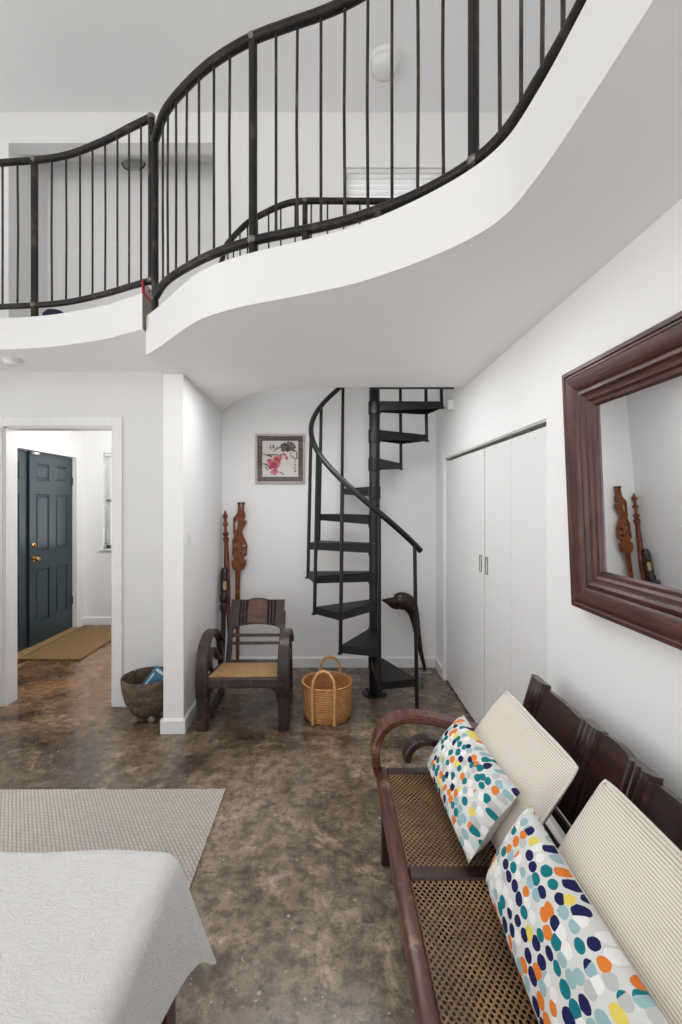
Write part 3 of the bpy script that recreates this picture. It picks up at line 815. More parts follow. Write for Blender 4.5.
bm = NB(); lathe(bm, [(0, 0), (0.06, 0), (0.063, -0.008), (0.060, -0.016), (0.0, -0.016)], seg=36); obj('base', bm, M['white'], t, smooth=True)
bm = NB(); lathe(bm, [(0.052, -0.015), (0.055, -0.03), (0.045, -0.04), (0.012, -0.042), (0, -0.042)], seg=36); obj('cover', bm, M['white'], t, smooth=True)
t = thing('light_switch', 'white light switch on the partition wall behind the column edge', 'light switch', (-0.9618, 3.09, 1.245), R(1.5))
bm = NB(); box(bm, 0.0, 0.006, -0.035, 0.035, -0.058, 0.058, 0.002); obj('plate', bm, M['white'], t)
bm = NB(); box(bm, 0.006, 0.016, -0.006, 0.006, -0.012, 0.012, 0.002); obj('toggle', bm, M['white'], t)

# ------------------------------------------------------------------ spiral staircase
PX, PY, RO, RR = 0.352, 3.60, 0.53, 0.502
RISE, T0 = 0.2235, 0.293
st = thing('spiral_staircase', 'black steel spiral staircase rising through the loft opening', 'staircase', (PX, PY, 0))
def ang(deg): return Vector((sin(R(deg)), -cos(R(deg)), 0))          # 0 = towards the camera, + = right
bm = NB(); lathe(bm, [(0, 0.012), (0.042, 0.012), (0.042, 2.72), (0.03, 2.735), (0, 2.735)], seg=24)
obj('pole', bm, M['tread'], st, smooth=True)
bm = NB(); lathe(bm, [(0, 0), (0.10, 0), (0.10, 0.008), (0.095, 0.012), (0.048, 0.014), (0.046, 0.03), (0, 0.03)], seg=32)
for k in range(4):
    a = R(45 + 90 * k); lathe(bm, [(0, 0.022), (0.009, 0.022), (0.009, 0.01)], (0.075 * cos(a), 0.075 * sin(a), 0), 8)
obj('base_plate', bm, M['black'], st, smooth=True)
for k in range(10):
    a0, a1 = 28 - 30 * k, 28 - 30 * (k + 1)
    z = T0 + RISE * k
    am = (a0 + a1) / 2
    o0, o1 = ang(a0) * RO, ang(a1) * RO
    i0, i1 = ang(am + 55) * 0.046, ang(am - 55) * 0.046
    bm = NB()
    def plate(pts, z0, z1): prism(bm, [(p.x, p.y) for p in pts], z0, z1)
    plate([i0, o0, o1, i1], z - 0.006, z)
    def flange(p, q, dp, dq, th=0.006):
        d = (q - p).normalized(); nrm = Vector((-d.y, d.x, 0)); c = (o0 + o1 + i0 + i1) / 4
        if nrm.dot(c - p) < 0: nrm = -nrm
        vs = []
        for base_p, dep in ((p, dp), (q, dq)):
            for off in (0, th):
                for zz in (z - 0.003, z - dep):
                    vs.append(bm.verts.new((base_p.x + nrm.x * off, base_p.y + nrm.y * off, zz)))
        for f in ((0, 1, 5, 4), (2, 6, 7, 3), (0, 4, 6, 2), (1, 3, 7, 5), (0, 2, 3, 1), (4, 5, 7, 6)): bm.faces.new([vs[i] for i in f])
    flange(i0, o0, 0.075, 0.052); flange(i1, o1, 0.075, 0.052); flange(o0, o1, 0.052, 0.052)
    tr = obj('tread', bm, M['tread'], st)
    bm = NB(); lathe(bm, [(0.042, -0.098), (0.049, -0.098), (0.049, 0.0), (0.042, 0.0)], (0, 0, z), 24, closed=True)
    obj('collar', bm, M['black'], tr, smooth=True)
def rail_z(k): return 1.215 + RISE * k
for k in range(11):
    p = ang(28 - 30 * k) * (RO - 0.002)
    zb = 0.0 if k == 0 else T0 + RISE * (k - 1) - 0.058
    bm = NB(); q = ang(28 - 30 * k) * RR; tube(bm, [(p.x, p.y, zb), (q.x, q.y, rail_z(k))], 0.0135, 10)
    tube(bm, [(p.x * 1.012, p.y * 1.012, max(zb, 0.0)), (p.x * 1.012, p.y * 1.012, max(zb, 0.0) + 0.012)], 0.0165, 10)
    obj('baluster', bm, M['black'], st, smooth=True)
pts = []
for i in range(0, 100):
    k = -0.2 + i * (10.2) / 99
    a = 28 - 30 * k
    q = ang(a) * RR
    pts.append((q.x, q.y, rail_z(k)))
bm = NB(); tube(bm, pts, 0.0205, 12)
obj('handrail', bm, M['black'], st, smooth=True)
bm = NB(); box(bm, 0.575, 0.621, -0.03, 0.02, 2.24, 2.315, 0.003)
obj('wall_bracket', bm, M['white'], st, label='pale bracket fixing the top tread to the wall')
bm = NB(); prism(bm, [(-0.01, -0.04), (0.012, -0.10), (0.02, -0.10), (0.02, -0.04)], 0.03, 0.285)
obj('gusset', bm, M['tread'], st)

# ------------------------------------------------------------------ armchair
ch = thing('armchair', 'dark wooden planter armchair with cane seat beside the white column', 'chair', (-0.574, 3.02, 0), R(0.8))
hw = 0.268
for s_ in (-1, 1):
    x = s_ * hw
    bm = NB(); box(bm, x - 0.037, x + 0.037, -0.028, 0.028, 0.0, 0.25, 0.005)
    obj('front_leg', bm, M['chairwood'], ch)
    bm = NB(); strip(bm, [(x, 0.57, 0.0), (x, 0.555, 0.15), (x, 0.53, 0.28), (x, 0.49, 0.40), (x, 0.475, 0.46)], 0.04, 0.05, (1, 0, 0))
    obj('rear_leg', bm, M['chairwood'], ch)
    bm = NB(); box(bm, x - 0.018, x + 0.018, 0.02, 0.56, 0.012, 0.055, 0.004)
    obj('runner', bm, M['chairwood'], ch)
    path = catmull([(x, 0.0, 0.19), (x, -0.028, 0.28), (x, -0.032, 0.38), (x, -0.008, 0.48), (x, 0.05, 0.555), (x, 0.14, 0.592), (x, 0.25, 0.585), (x, 0.36, 0.545), (x, 0.46, 0.485), (x, 0.52, 0.44)], 6)
    n_ = len(path)
    bm = NB(); strip(bm, path, 0.08, 0.032, (1, 0, 0), 0.008, [0.086 - 0.02 * (i / n_) for i in range(n_)])
    obj('arm', bm, M['chairwood'], ch, smooth=30)
    path = catmull([(x, 0.20, 0.325), (x, 0.165, 0.37), (x, 0.175, 0.425), (x, 0.225, 0.455), (x, 0.29, 0.44), (x, 0.36, 0.385), (x, 0.44, 0.33), (x, 0.52, 0.31)], 6)
    bm = NB(); strip(bm, path, 0.045, 0.026, (1, 0, 0), 0.005)
    obj('arm_scroll', bm, M['chairwood'], ch, smooth=30)
# seat (slopes down to the back)
sl = Matrix.Rotation(R(-8), 4, 'X')
MS = Matrix.Translation((0, 0.0, 0.345)) @ sl
bm = NB(); box(bm, -hw + 0.02, hw - 0.02, -0.03, 0.02, -0.062, 0.0, 0.006, 1, MS); obj('front_rail', bm, M['chairwood'], ch)
bm = NB(); box(bm, -hw + 0.04, hw - 0.04, 0.44, 0.49, -0.05, 0.0, 0.005, 1, MS); obj('rear_rail', bm, M['chairwood'], ch)
for s_ in (-1, 1):
    bm = NB(); box(bm, s_ * (hw - 0.025) - 0.022, s_ * (hw - 0.025) + 0.022, 0.0, 0.47, -0.05, 0.0, 0.005, 1, MS); obj('side_rail', bm, M['chairwood'], ch)
    bm = NB()                                                        # curved bracket under the front rail
    vs = prism(bm, [(s_ * (hw - 0.03), 0.0), (s_ * (hw - 0.13), 0.0), (s_ * (hw - 0.085), -0.02), (s_ * (hw - 0.055), -0.055), (s_ * (hw - 0.045), -0.11), (s_ * (hw - 0.03), -0.12)], -0.012, 0.012)
    bmesh.ops.transform(bm, matrix=Matrix.Translation((0, 0.0, 0.30)) @ Matrix.Rotation(R(90), 4, 'X'), verts=vs)
    obj('corner_bracket', bm, M['chairwood'], ch)
bm = NB(); box(bm, -hw + 0.035, hw - 0.035, 0.006, 0.45, 0.001, 0.006, 0, 1, MS)
obj('cane_seat', bm, M['cane_gold'], ch)
# reclined back: local plane, u across, v up
bl_ = Vector((0, 0.485, 0.245)); bt_ = Vector((0, 0.70, 0.725)); bv = (bt_ - bl_); bh = bv.length
MBk = Matrix.Translation(bl_) @ Matrix.Rotation(-math.atan2(bv.y, bv.z), 4, 'X')
def panel(bm, cols, zlo, zhi, dep, th, Mx, nz=1):
    """board seen from -y; cols = x stations; dep(x) front depth, zlo(x)/zhi(x) edges"""
    fr = [[bm.verts.new((x, -dep(x), zlo(x) + (zhi(x) - zlo(x)) * j / nz)) for j in range(nz + 1)] for x in cols]
    bk = [[bm.verts.new((x, th, zlo(x) + (zhi(x) - zlo(x)) * j / nz)) for j in range(nz + 1)] for x in cols]
    n = len(cols); vs = [v for r in fr + bk for v in r]
    for i in range(n - 1):
        for j in range(nz):
            bm.faces.new((fr[i][j], fr[i + 1][j], fr[i + 1][j + 1], fr[i][j + 1])); bm.faces.new((bk[i][j], bk[i][j + 1], bk[i + 1][j + 1], bk[i + 1][j]))
        bm.faces.new((fr[i][0], bk[i][0], bk[i + 1][0], fr[i + 1][0])); bm.faces.new((fr[i][nz], fr[i + 1][nz], bk[i + 1][nz], bk[i][nz]))
    for i in (0, n - 1):
        for j in range(nz): bm.faces.new((fr[i][j], fr[i][j + 1], bk[i][j + 1], bk[i][j]))
    if Mx is not None: bmesh.ops.transform(bm, matrix=Mx, verts=vs)
def groove(x, centres, w=0.006, d=0.010):
    v = 0.0
    for c in centres: v = max(v, d * max(0.0, 1 - (abs(x - c) / w) ** 2))
    return v
gc = [s_ * g for s_ in (-1, 1) for g in (0.088, 0.113, 0.138)]
cols = sorted({round(-0.215 + 0.43 * i / 172, 5) for i in range(173)})
def clo(x):
    a = abs(x)
    if a < 0.15: return bh - 0.222 + 0.018 * (1 - (a / 0.15) ** 2)
    if a < 0.19: return bh - 0.222 - 0.022 * ((a - 0.15) / 0.04)
    return bh - 0.245
def chi(x): return bh - 0.012 + 0.014 * max(0, 1 - (abs(x) / 0.085) ** 2)
bm = NB(); panel(bm, cols, clo, chi, lambda x: 0.016 - groove(x, gc), 0.012, MBk)
obj('back_panel', bm, M['chairwood'], ch)
bm = NB(); cc = [c for c in cols if abs(c) < 0.0735]; panel(bm, cc, lambda x: clo(x) + 0.012, lambda x: chi(x) - 0.010, lambda x: 0.0185, -0.0155, MBk)
obj('back_inlay', bm, M['chairpanel'], ch, label='lighter brown centre of the backrest')
for s_ in (-1, 1):
    bm = NB(); box(bm, s_ * 0.205 - 0.02, s_ * 0.205 + 0.02, -0.012, 0.018, 0.0, bh - 0.1, 0.004, 1, MBk)
    obj('stile', bm, M['chairwood'], ch)
for v in (0.175, 0.235):
    bm = NB(); box(bm, -0.195, 0.195, -0.008, 0.012, v - 0.011, v + 0.011, 0.003, 1, MBk)
    obj('back_slat', bm, M['chairwood'], ch)
bm = NB(); box(bm, -0.2, 0.2, -0.012, 0.018, 0.0, 0.05, 0.004, 1, MBk)
obj('back_rail', bm, M['chairwood'], ch)

# ------------------------------------------------------------------ basket
bk = thing('basket', 'round woven straw basket with two loop handles on the floor by the staircase', 'basket', (-0.02, 3.22, 0), R(-8))
bm = NB()
prof = [(0.0, 0.003), (0.15, 0.0), (0.168, 0.02), (0.173, 0.08), (0.175, 0.16), (0.176, 0.225), (0.172, 0.245), (0.163, 0.243), (0.166, 0.2), (0.166, 0.1), (0.16, 0.02), (0.0, 0.014)]
lathe(bm, prof, seg=64)
for v in bm.verts:
    n = mnoise.noise(v.co * 12); v.co.x *= 1 + 0.012 * n; v.co.y *= 1 + 0.012 * n
obj('body', bm, M['basket'], bk, smooth=True)
bm = NB(); tube(bm, [(0.172 * cos(a), 0.172 * sin(a), 0.245) for a in [2 * pi * i / 48 for i in range(49)]], 0.008, 8, False)
obj('rim', bm, M['basket'], bk, smooth=True)
for s_ in (-1, 1):
    yy = s_ * 0.178
    def yb(x, z): return s_ * sqrt(max(0.0, 0.186 ** 2 - x * x))
    p = [(-0.073, yb(0.073, 0), 0.012), (-0.075, yb(0.075, 0), 0.12), (-0.076, yb(0.076, 0), 0.235), (-0.068, s_ * 0.165, 0.305), (-0.038, s_ * 0.155, 0.352), (0, s_ * 0.152, 0.366),
         (0.038, s_ * 0.155, 0.352), (0.068, s_ * 0.165, 0.305), (0.076, yb(0.076, 0), 0.235), (0.075, yb(0.075, 0), 0.12), (0.073, yb(0.073, 0), 0.012)]
    bm = NB(); tube(bm, catmull(p, 6), 0.0105, 10)
    obj('handle', bm, M['rope'], bk, smooth=True)

# ------------------------------------------------------------------ wooden bowl with a magazine
bw = thing('bowl', 'weathered wooden footed bowl on the floor between doorway and column', 'bowl', (-1.275, 3.18, 0))
bm = NB()
prof = [(0.0, 0.026), (0.06, 0.028), (0.108, 0.062), (0.146, 0.135), (0.167, 0.22), (0.172, 0.29), (0.168, 0.302), (0.160, 0.298), (0.157, 0.23), (0.136, 0.15), (0.095, 0.085), (0.0, 0.052)]
lathe(bm, prof, seg=56)
for v in bm.verts:
    n = mnoise.noise(v.co * 7 + Vector((3, 1, 0))); v.co.x *= 1 + 0.02 * n; v.co.y *= 1 + 0.02 * n
obj('body', bm, M['bowl'], bw, smooth=50)
for a in (-120, -52, 10, 100, 170):
    bm = NB(); bmesh.ops.create_icosphere(bm, subdivisions=2, radius=1, matrix=Matrix.Translation((0.095 * cos(R(a)), 0.095 * sin(R(a)), 0.0275)) @ Matrix.Rotation(R(a), 4, 'Z') @ Matrix.Rotation(R(-25), 4, 'Y') @ Matrix.Diagonal((0.027, 0.024, 0.028, 1)))
    obj('foot', bm, M['bowlfoot'], bw, smooth=True)
mm = Matrix.Translation((-1.225, 3.15, 0.225)) @ Matrix.Rotation(R(8), 4, 'Z') @ Matrix.Rotation(R(38), 4, 'Y') @ Matrix.Rotation(R(-14), 4, 'X')
mg = thing('magazine', 'blue magazine propped inside the wooden bowl', 'magazine', mat=mm)
bm = NB(); box(bm, -0.075, 0.075, -0.003, 0.003, -0.10, 0.125); obj('pages', bm, M['page'], mg)
bm = NB(); box(bm, -0.077, 0.077, -0.0045, -0.003, -0.102, 0.127); box(bm, -0.077, 0.077, 0.003, 0.0045, -0.102, 0.127); cv = obj('cover', bm, M['cover'], mg)
bm = NB(); box(bm, -0.06, 0.06, -0.0054, -0.0046, 0.098, 0.116); box(bm, -0.062, -0.05, -0.0054, -0.0046, -0.05, 0.08)
lathe(bm, [(0, 0.0008), (0.02, 0.0008), (0.02, 0)], (0, 0, 0), 20, Matrix.Translation((0.01, -0.0046, 0.01)) @ Matrix.Rotation(R(90), 4, 'X'))
obj('cover_print', bm, M['coverpale'], cv)

# ------------------------------------------------------------------ carvings in the corner
def curve_plate(outer, holes, ext):
    cu = bpy.data.curves.new('outline', 'CURVE'); cu.dimensions = '2D'; cu.fill_mode = 'BOTH'; cu.extrude = ext; cu.bevel_depth = 0.001; cu.bevel_resolution = 1
    for poly in [outer] + holes:
        s = cu.splines.new('POLY'); s.points.add(len(poly) - 1); s.use_cyclic_u = True
        for p, (x, y) in zip(s.points, poly): p.co = (x, y, 0, 1)
    o = bpy.data.objects.new('outline', cu); COL.objects.link(o)
    dg = bpy.context.evaluated_depsgraph_get()
    me = bpy.data.meshes.new_from_object(o.evaluated_get(dg))
    bm = NB(); bm.from_mesh(me)
    bpy.data.meshes.remove(me); bpy.data.objects.remove(o); bpy.data.curves.remove(cu)
    return bm
k = 1 / (6.83 * 111.0)
outer = [(228, 82), (247, 82), (243, 98), (246, 135), (258, 136), (260, 98), (257, 82), (279, 82), (271, 100), (270, 140), (280, 162), (276, 195), (262, 201), (288, 210), (284, 232), (263, 264),
         (258, 290), (266, 312), (284, 352), (293, 376), (291, 440), (276, 450), (262, 467), (286, 478), (284, 512), (270, 536), (244, 552), (241, 700), (236, 1000), (233, 1225), (219, 1225), (216, 1000), (212, 700),
         (214, 552), (195, 536), (186, 512), (186, 480), (206, 469), (188, 440), (192, 378), (190, 350), (206, 305), (199, 290), (197, 190), (215, 170), (230, 150), (233, 98)]
hl = [[(210, 200), (221, 194), (233, 214), (227, 262), (209, 276), (203, 235)], [(199, 345), (221, 306), (225, 318), (207, 352)], [(196, 371), (229, 371), (214, 386), (201, 384)], [(247, 378), (286, 371), (280, 384), (262, 389)],
      [(196, 416), (226, 424), (216, 430), (200, 429)], [(246, 424), (281, 415), (277, 430), (258, 432)]]
big_ = lambda h: [(sum(p[0] for p in h) / len(h) + (x - sum(p[0] for p in h) / len(h)) * 1.12, sum(p[1] for p in h) / len(h) + (y - sum(p[1] for p in h) / len(h)) * 1.35) for x, y in h]
conv = lambda ps: [((x - 228) * k, (1225 - y) * k) for x, y in ps]
bm = curve_plate(conv(outer), [conv(big_(h)) if n_h > 1 else conv(h) for n_h, h in enumerate(hl)], 0.011)
lean = R(90 - 3.2)
m = Matrix.Translation((-0.822, 4.06, 0.004)) @ Matrix.Rotation(R(-9), 4, 'Z') @ Matrix.Rotation(lean, 4, 'X') @ Matrix.Rotation(R(1.2), 4, 'Z')
o = obj('carving', bm, M['carving'], None, False, 40, m)
tag(o, 'tall orange brown pierced carving with two horns leaning on the rear wall', 'carving')
for x in (238, 268):
    bm = NB(); box(bm, (x - 9 - 228) * k, (x + 9 - 228) * k, (1225 - 96) * k, (1225 - 80) * k, -0.0145, 0.0145, 0.002)
    obj('horn_tip', bm, M['ebony'], o, label='dark horn tip')

def axis_m(p0, p1):
    p0, p1 = Vector(p0), Vector(p1)
    return Matrix.Translation(p0) @ (p1 - p0).to_track_quat('Z', 'Y').to_matrix().to_4x4(), (p1 - p0).length
m, Ls = axis_m((-0.865, 3.95, 0.02), (-0.955, 4.14, 1.445))
bm = NB()
prof = [(0.0, 0), (0.006, 0), (0.012, 0.3), (0.022, 0.62), (0.026, 0.80), (0.024, 1.0), (0.019, 1.13), (0.022, 1.15), (0.028, 1.18), (0.016, 1.195), (0.03, 1.225), (0.014, 1.24), (0.012, 1.28), (0.027, 1.31), (0.012, 1.325),
        (0.012, 1.355), (0.025, 1.385), (0.014, 1.40), (0.012, 1.41), (0.0, Ls)]
lathe(bm, prof, seg=20)
o = obj('spear', bm, M['spear'], None, False, 35, m)
tag(o, 'slender carved wooden spear with a tiered tip in the corner', 'spear')
m, Ls = axis_m((-0.90, 3.80, 0.016), (-0.935, 4.03, 0.925))
bm = NB()
prof = [(0.0, 0), (0.022, 0.0), (0.024, 0.03), (0.016, 0.10), (0.018, 0.33), (0.021, 0.45), (0.019, 0.50), (0.022, 0.56), (0.031, 0.58), (0.033, 0.61), (0.024, 0.635), (0.036, 0.66), (0.037, 0.70), (0.028, 0.72),
        (0.032, 0.75), (0.033, 0.83), (0.036, 0.86), (0.034, 0.885), (0.036, 0.90), (0.03, 0.925), (0.02, 0.945), (0.0, Ls)]
lathe(bm, prof, seg=22)
o = obj('carving', bm, M['ebony'], None, False, 35, m)
tag(o, 'short black carved figure staff with a pale inlay leaning on the partition', 'carving')
dl = m.to_3x3().inverted() @ Vector((0.40, -0.92, 0.0)); a0 = math.degrees(math.atan2(dl.y, dl.x))
bm = NB(); rows = []
for j in range(6):
    z = 0.748 + 0.078 * j / 5
    w = 26 if j in (1, 2, 3, 4) else 14
    rows.append([bm.verts.new((0.0355 * cos(R(a0 + w * q)), 0.0355 * sin(R(a0 + w * q)), z)) for q in (-1, -0.5, 0, 0.5, 1)])
for a, b in zip(rows, rows[1:]): bridge(bm, a, b, False)
bmesh.ops.solidify(bm, geom=bm.faces[:], thickness=0.003)
obj('inlay', bm, M['bone'], o, label='pale bone inlay')

# bird-like carving behind the staircase
bd = thing('bird_sculpture', 'dark polished wooden bird sculpture with a long beak behind the staircase', 'sculpture', (0.835, 4.04, 0))
def bp(x, y): return ((x - 424) / 112.5, 0.0, 1.5 - (y - 503.6) / 112.5)
ctrl = [(382, 600, 0.006), (388, 601, 0.030), (394, 602.5, 0.058), (400, 601, 0.078), (406, 602, 0.078), (411, 607, 0.062), (414, 615, 0.046), (416, 625, 0.036), (418.5, 640, 0.026), (421.5, 655, 0.019), (424.5, 668, 0.014), (424.6, 674, 0.008)]
pp = catmull([bp(x, y) for x, y, r in ctrl], 5)
rr = [q.x for q in catmull([(r, 0, 0) for x, y, r in ctrl], 5)]
bm = NB(); tube(bm, pp, [max(0.004, r) for r in rr], 18, True, (0, 1, 0), 1.0)
for v in bm.verts: v.co.y *= 0.62
obj('body', bm, M['birdwood'], bd, smooth=60)
bm = NB(); box(bm, -0.06, 0.065, -0.04, 0.04, 0.0, 0.012, 0.003); tube(bm, [(0.004, 0, 0.008), (0.004, 0, 0.04)], 0.008, 8)
obj('base', bm, M['nickel'], bd)

# ------------------------------------------------------------------ framed picture
pc = thing('picture', 'square framed ink painting of pink blossoms on the rear wall', 'picture', (-0.455, YB, 1.91))
hs = 0.226
bm = NB()
for (a, b, c, d) in ((-hs, -hs + 0.018, -hs, hs), (hs - 0.018, hs, -hs, hs), (-hs + 0.0175, hs - 0.0175, -hs, -hs + 0.018), (-hs + 0.0175, hs - 0.0175, hs - 0.018, hs)):
    box(bm, a, b, -0.026, -0.002, c, d, 0.003)
obj('frame', bm, M['picframe'], pc)
i0 = hs - 0.017
bm = NB(); wall_cells(bm, -i0, i0, -i0, i0, -0.012, -0.008, [(-0.165, 0.165, -0.165, 0.165)]); obj('mat', bm, M['picmat'], pc)
bm = NB(); box(bm, -0.17, 0.17, -0.0075, -0.005, -0.17, 0.17); obj('paper', bm, M['paper'], pc)
def pz(px, py): return ((px - 350) / 682 * 80 / 109 , (330 - py) / 682 * 80 / 109)
def blob(bm, px, py, rx, ry, y, seed=0, n=18, rot=0, lo=0.72, hi=1.2):
    random.seed(seed); cx, cz = pz(px, py); q = 80 / 682 / 109
    vs = []
    for i in range(n):
        a = 2 * pi * i / n; rr_ = random.uniform(lo, hi)
        ux, uz = rx * q * cos(a) * rr_, ry * q * sin(a) * rr_
        vs.append(bm.verts.new((cx + ux * cos(rot) - uz * sin(rot), y, cz + ux * sin(rot) + uz * cos(rot))))
    bm.faces.new(vs)
def stroke(bm, pts, w, y):
    q = 80 / 682 / 109
    P = catmull([(pz(*p)[0], y, pz(*p)[1]) for p in pts], 5)
    L_ = len(P); prev = None
    for i, p in enumerate(P):
        t_ = (P[min(i + 1, L_ - 1)] - P[max(i - 1, 0)]).normalized(); n_ = Vector((-t_.z, 0, t_.x)); ww = w * q * (0.35 + 0.65 * sin(pi * (i + 0.6) / (L_ + 0.2)))
        r_ = (bm.verts.new(p + n_ * ww), bm.verts.new(p - n_ * ww))
        if prev: bm.faces.new((prev[0], prev[1], r_[1], r_[0]))
        prev = r_
def flat_done(name, bm, mat):
    obj(name, bm, mat, pc, kind='stuff' if False else None)
bm = NB()
for i, (x, y, a, b) in enumerate([(405, 225, 50, 42), (375, 235, 35, 32), (440, 240, 42, 36), (425, 195, 28, 16), (455, 215, 30, 26)]): blob(bm, x, y, a, b, -0.0084 - 0.0003 * i, i + 3, 22, 0, 0.5, 1.25)
flat_done('ink_leaves', bm, M['inkgrey'])
bm = NB()
for i, (x, y, a, b) in enumerate([(400, 215, 26, 20), (410, 250, 24, 22), (385, 205, 14, 12)]): blob(bm, x, y, a, b, -0.0102 - 0.0003 * i, i + 30, 20, 0, 0.4, 1.3)
for pts, w in (([(290, 268), (330, 240), (380, 222)], 5), ([(430, 270), (450, 310), (485, 330), (490, 280), (475, 255)], 4), ([(340, 440), (360, 450), (385, 468)], 4), ([(200, 372), (235, 380), (262, 412)], 6),
               ([(270, 210), (266, 232), (270, 255)], 4), ([(285, 205), (290, 225), (282, 245)], 4), ([(300, 215), (296, 235), (305, 250)], 3), ([(318, 220), (322, 236)], 3),
               ([(478, 345), (474, 358)], 4), ([(470, 375), (478, 385), (470, 392)], 4), ([(480, 402), (470, 412), (480, 418)], 4), ([(468, 432), (482, 436), (470, 444)], 5)): stroke(bm, pts, w, -0.0114)
flat_done('ink_strokes', bm, M['ink'])
bm = NB()
for pts, w in (([(200, 285), (240, 300), (290, 295), (350, 300)], 6), ([(220, 395), (245, 430)], 6), ([(250, 285), (262, 305), (280, 318)], 7), ([(340, 300), (370, 292), (385, 280)], 6)): stroke(bm, pts, w, -0.0118)
flat_done('twigs', bm, M['inkbrown'])
bm = NB()
for i, (x, y, a, b) in enumerate([(262, 355, 26, 24), (318, 335, 34, 28), (345, 320, 22, 24), (300, 440, 36, 24), (285, 370, 34, 30), (330, 365, 24, 20), (405, 325, 14, 18), (390, 300, 14, 12), (312, 395, 30, 26)]): blob(bm, x, y, a, b, -0.0120 - 0.0003 * i, i + 60)
flat_done('pale_petals', bm, M['pink'])
bm = NB()
for i, (x, y, a, b) in enumerate([(290, 385, 24, 28), (318, 330, 16, 14), (270, 405, 18, 14), (310, 375, 14, 18), (345, 345, 12, 10), (302, 425, 16, 12), (255, 340, 10, 10)]): blob(bm, x, y, a, b, -0.0148 - 0.0003 * i, i + 90)
flat_done('dark_petals', bm, M['rose'])
bm = NB(); box(bm, -i0, i0, -0.0195, -0.018, -i0, i0); obj('glass', bm, M['glass'], pc)
random.seed(11)

# ------------------------------------------------------------------ mirror
# local frame: u along the wall (towards the camera), v up, n out of the wall
MH, ML = 0.885, 1.22
mo = Vector((0.955, 1.746, 1.11)); top_p = Vector((0.917, 1.746, 1.995))
v_ = (top_p - mo).normalized(); u_ = Vector((0, -1, 0)); n_ = u_.cross(v_).normalized()
if n_.x > 0: n_ = -n_
u_ = Matrix.Rotation(R(0.7), 3, 'Z') @ u_; n_ = Matrix.Rotation(R(0.7), 3, 'Z') @ n_; v_ = Matrix.Rotation(R(0.7), 3, 'Z') @ v_
mmx = Matrix(((u_.x, v_.x, n_.x, mo.x), (u_.y, v_.y, n_.y, mo.y), (u_.z, v_.z, n_.z, mo.z), (0, 0, 0, 1)))
if mmx.determinant() < 0:
    pass
mr = thing('mirror', 'large wall mirror in a heavy reddish brown moulded wooden frame', 'mirror', mat=mmx)
# moulding profile: (distance in from the outer edge, height off the wall side)
prof = [(0.0, -0.012), (0.0, 0.026), (0.004, 0.031), (0.016, 0.031), (0.020, 0.026), (0.026, 0.026), (0.034, 0.033), (0.060, 0.031), (0.078, 0.022), (0.084, 0.016), (0.090, 0.020), (0.100, 0.021), (0.106, 0.014), (0.112, 0.011),
        (0.126, 0.010), (0.134, 0.003), (0.146, 0.001), (0.152, -0.010), (0.152, -0.014)]
def corner(d, h): return [(d, d, h), (ML - d, d, h), (ML - d, MH - d, h), (d, MH - d, h)]
sides = []
for s_ in range(4):
    bm = NB(); prev = None
    for d, h in prof:
        c = corner(d, h); r_ = (bm.verts.new(c[s_]), bm.verts.new(c[(s_ + 1) % 4]))
        if prev: bm.faces.new((prev[0], prev[1], r_[1], r_[0]))
        prev = r_
    c = corner(0.0, -0.012); d2_ = corner(0.152, -0.014)
    obj('frame_rail', bm, M['mirrorwood'] if s_ in (0, 2) else M['mirrorwood_v'], mr, smooth=25)
bm = NB(); box(bm, 0.145, ML - 0.145, 0.145, MH - 0.145, -0.0125, -0.0115); obj('glass', bm, M['mirror'], mr)
bm = NB(); box(bm, 0.01, ML - 0.01, 0.01, MH - 0.01, -0.018, -0.0135); obj('backing', bm, M['ebony'], mr)

# ------------------------------------------------------------------ bench
bn = thing('bench', 'long reddish wooden bench with cane seat panels along the mirror wall', 'bench', (0.5, 1.09, 0))
BY0, BY1 = 0.25, 1.93
bm = NB(); box(bm, 0.19, 0.237, BY0 + 0.03, BY1 - 0.03, 0.345, 0.406, 0.012, 3)
obj('front_rail', bm, M['benchrail'], bn, True, 40)
bm = NB(); box(bm, 0.70, 0.75, BY0 + 0.03, BY1 - 0.03, 0.33, 0.392, 0.005); obj('rear_rail', bm, M['benchwood'], bn, True)
for y in (BY1 - 0.075, BY0 + 0.03):
    bm = NB(); box(bm, 0.236, 0.701, y, y + 0.045, 0.335, 0.400, 0.005); obj('end_rail', bm, M['benchwood'], bn, True)
for y in (1.332, 0.81):
    bm = NB(); box(bm, 0.236, 0.701, y, y + 0.05, 0.345, 0.402, 0.005); obj('cross_rail', bm, M['benchwood'], bn, True)
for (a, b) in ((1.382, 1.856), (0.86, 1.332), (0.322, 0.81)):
    bm = NB()
    nx, ny = 14, 14
    g = [[None] * (ny + 1) for _ in range(nx + 1)]
    for i in range(nx + 1):
        for j in range(ny + 1):
            fx, fy = i / nx, j / ny
            sag = -0.012 * (4 * fx * (1 - fx)) * (4 * fy * (1 - fy)) ** 0.7
            g[i][j] = bm.verts.new((0.236 + 0.467 * fx, a + (b - a) * fy, 0.396 + sag))
    for i in range(nx):
        for j in range(ny): bm.faces.new((g[i][j], g[i + 1][j], g[i + 1][j + 1], g[i][j + 1]))
    obj('cane_panel', bm, M['cane'], bn, True, True)
    bm = NB(); box(bm, 0.246, 0.70, a + 0.004, b - 0.004, 0.352, 0.356); obj('seat_shade_sheet', bm, M['ebony'], bn, True)  # dark sheet added so the cane holes look shaded
for (x, y, w) in ((0.236, BY1 - 0.03, 0.022), (0.236, BY0 + 0.03, 0.022)):
    bm = NB(); box(bm, x - w, x + w, y - w, y + w, 0, 0.345, 0.005); obj('leg', bm, M['benchwood'], bn, True)
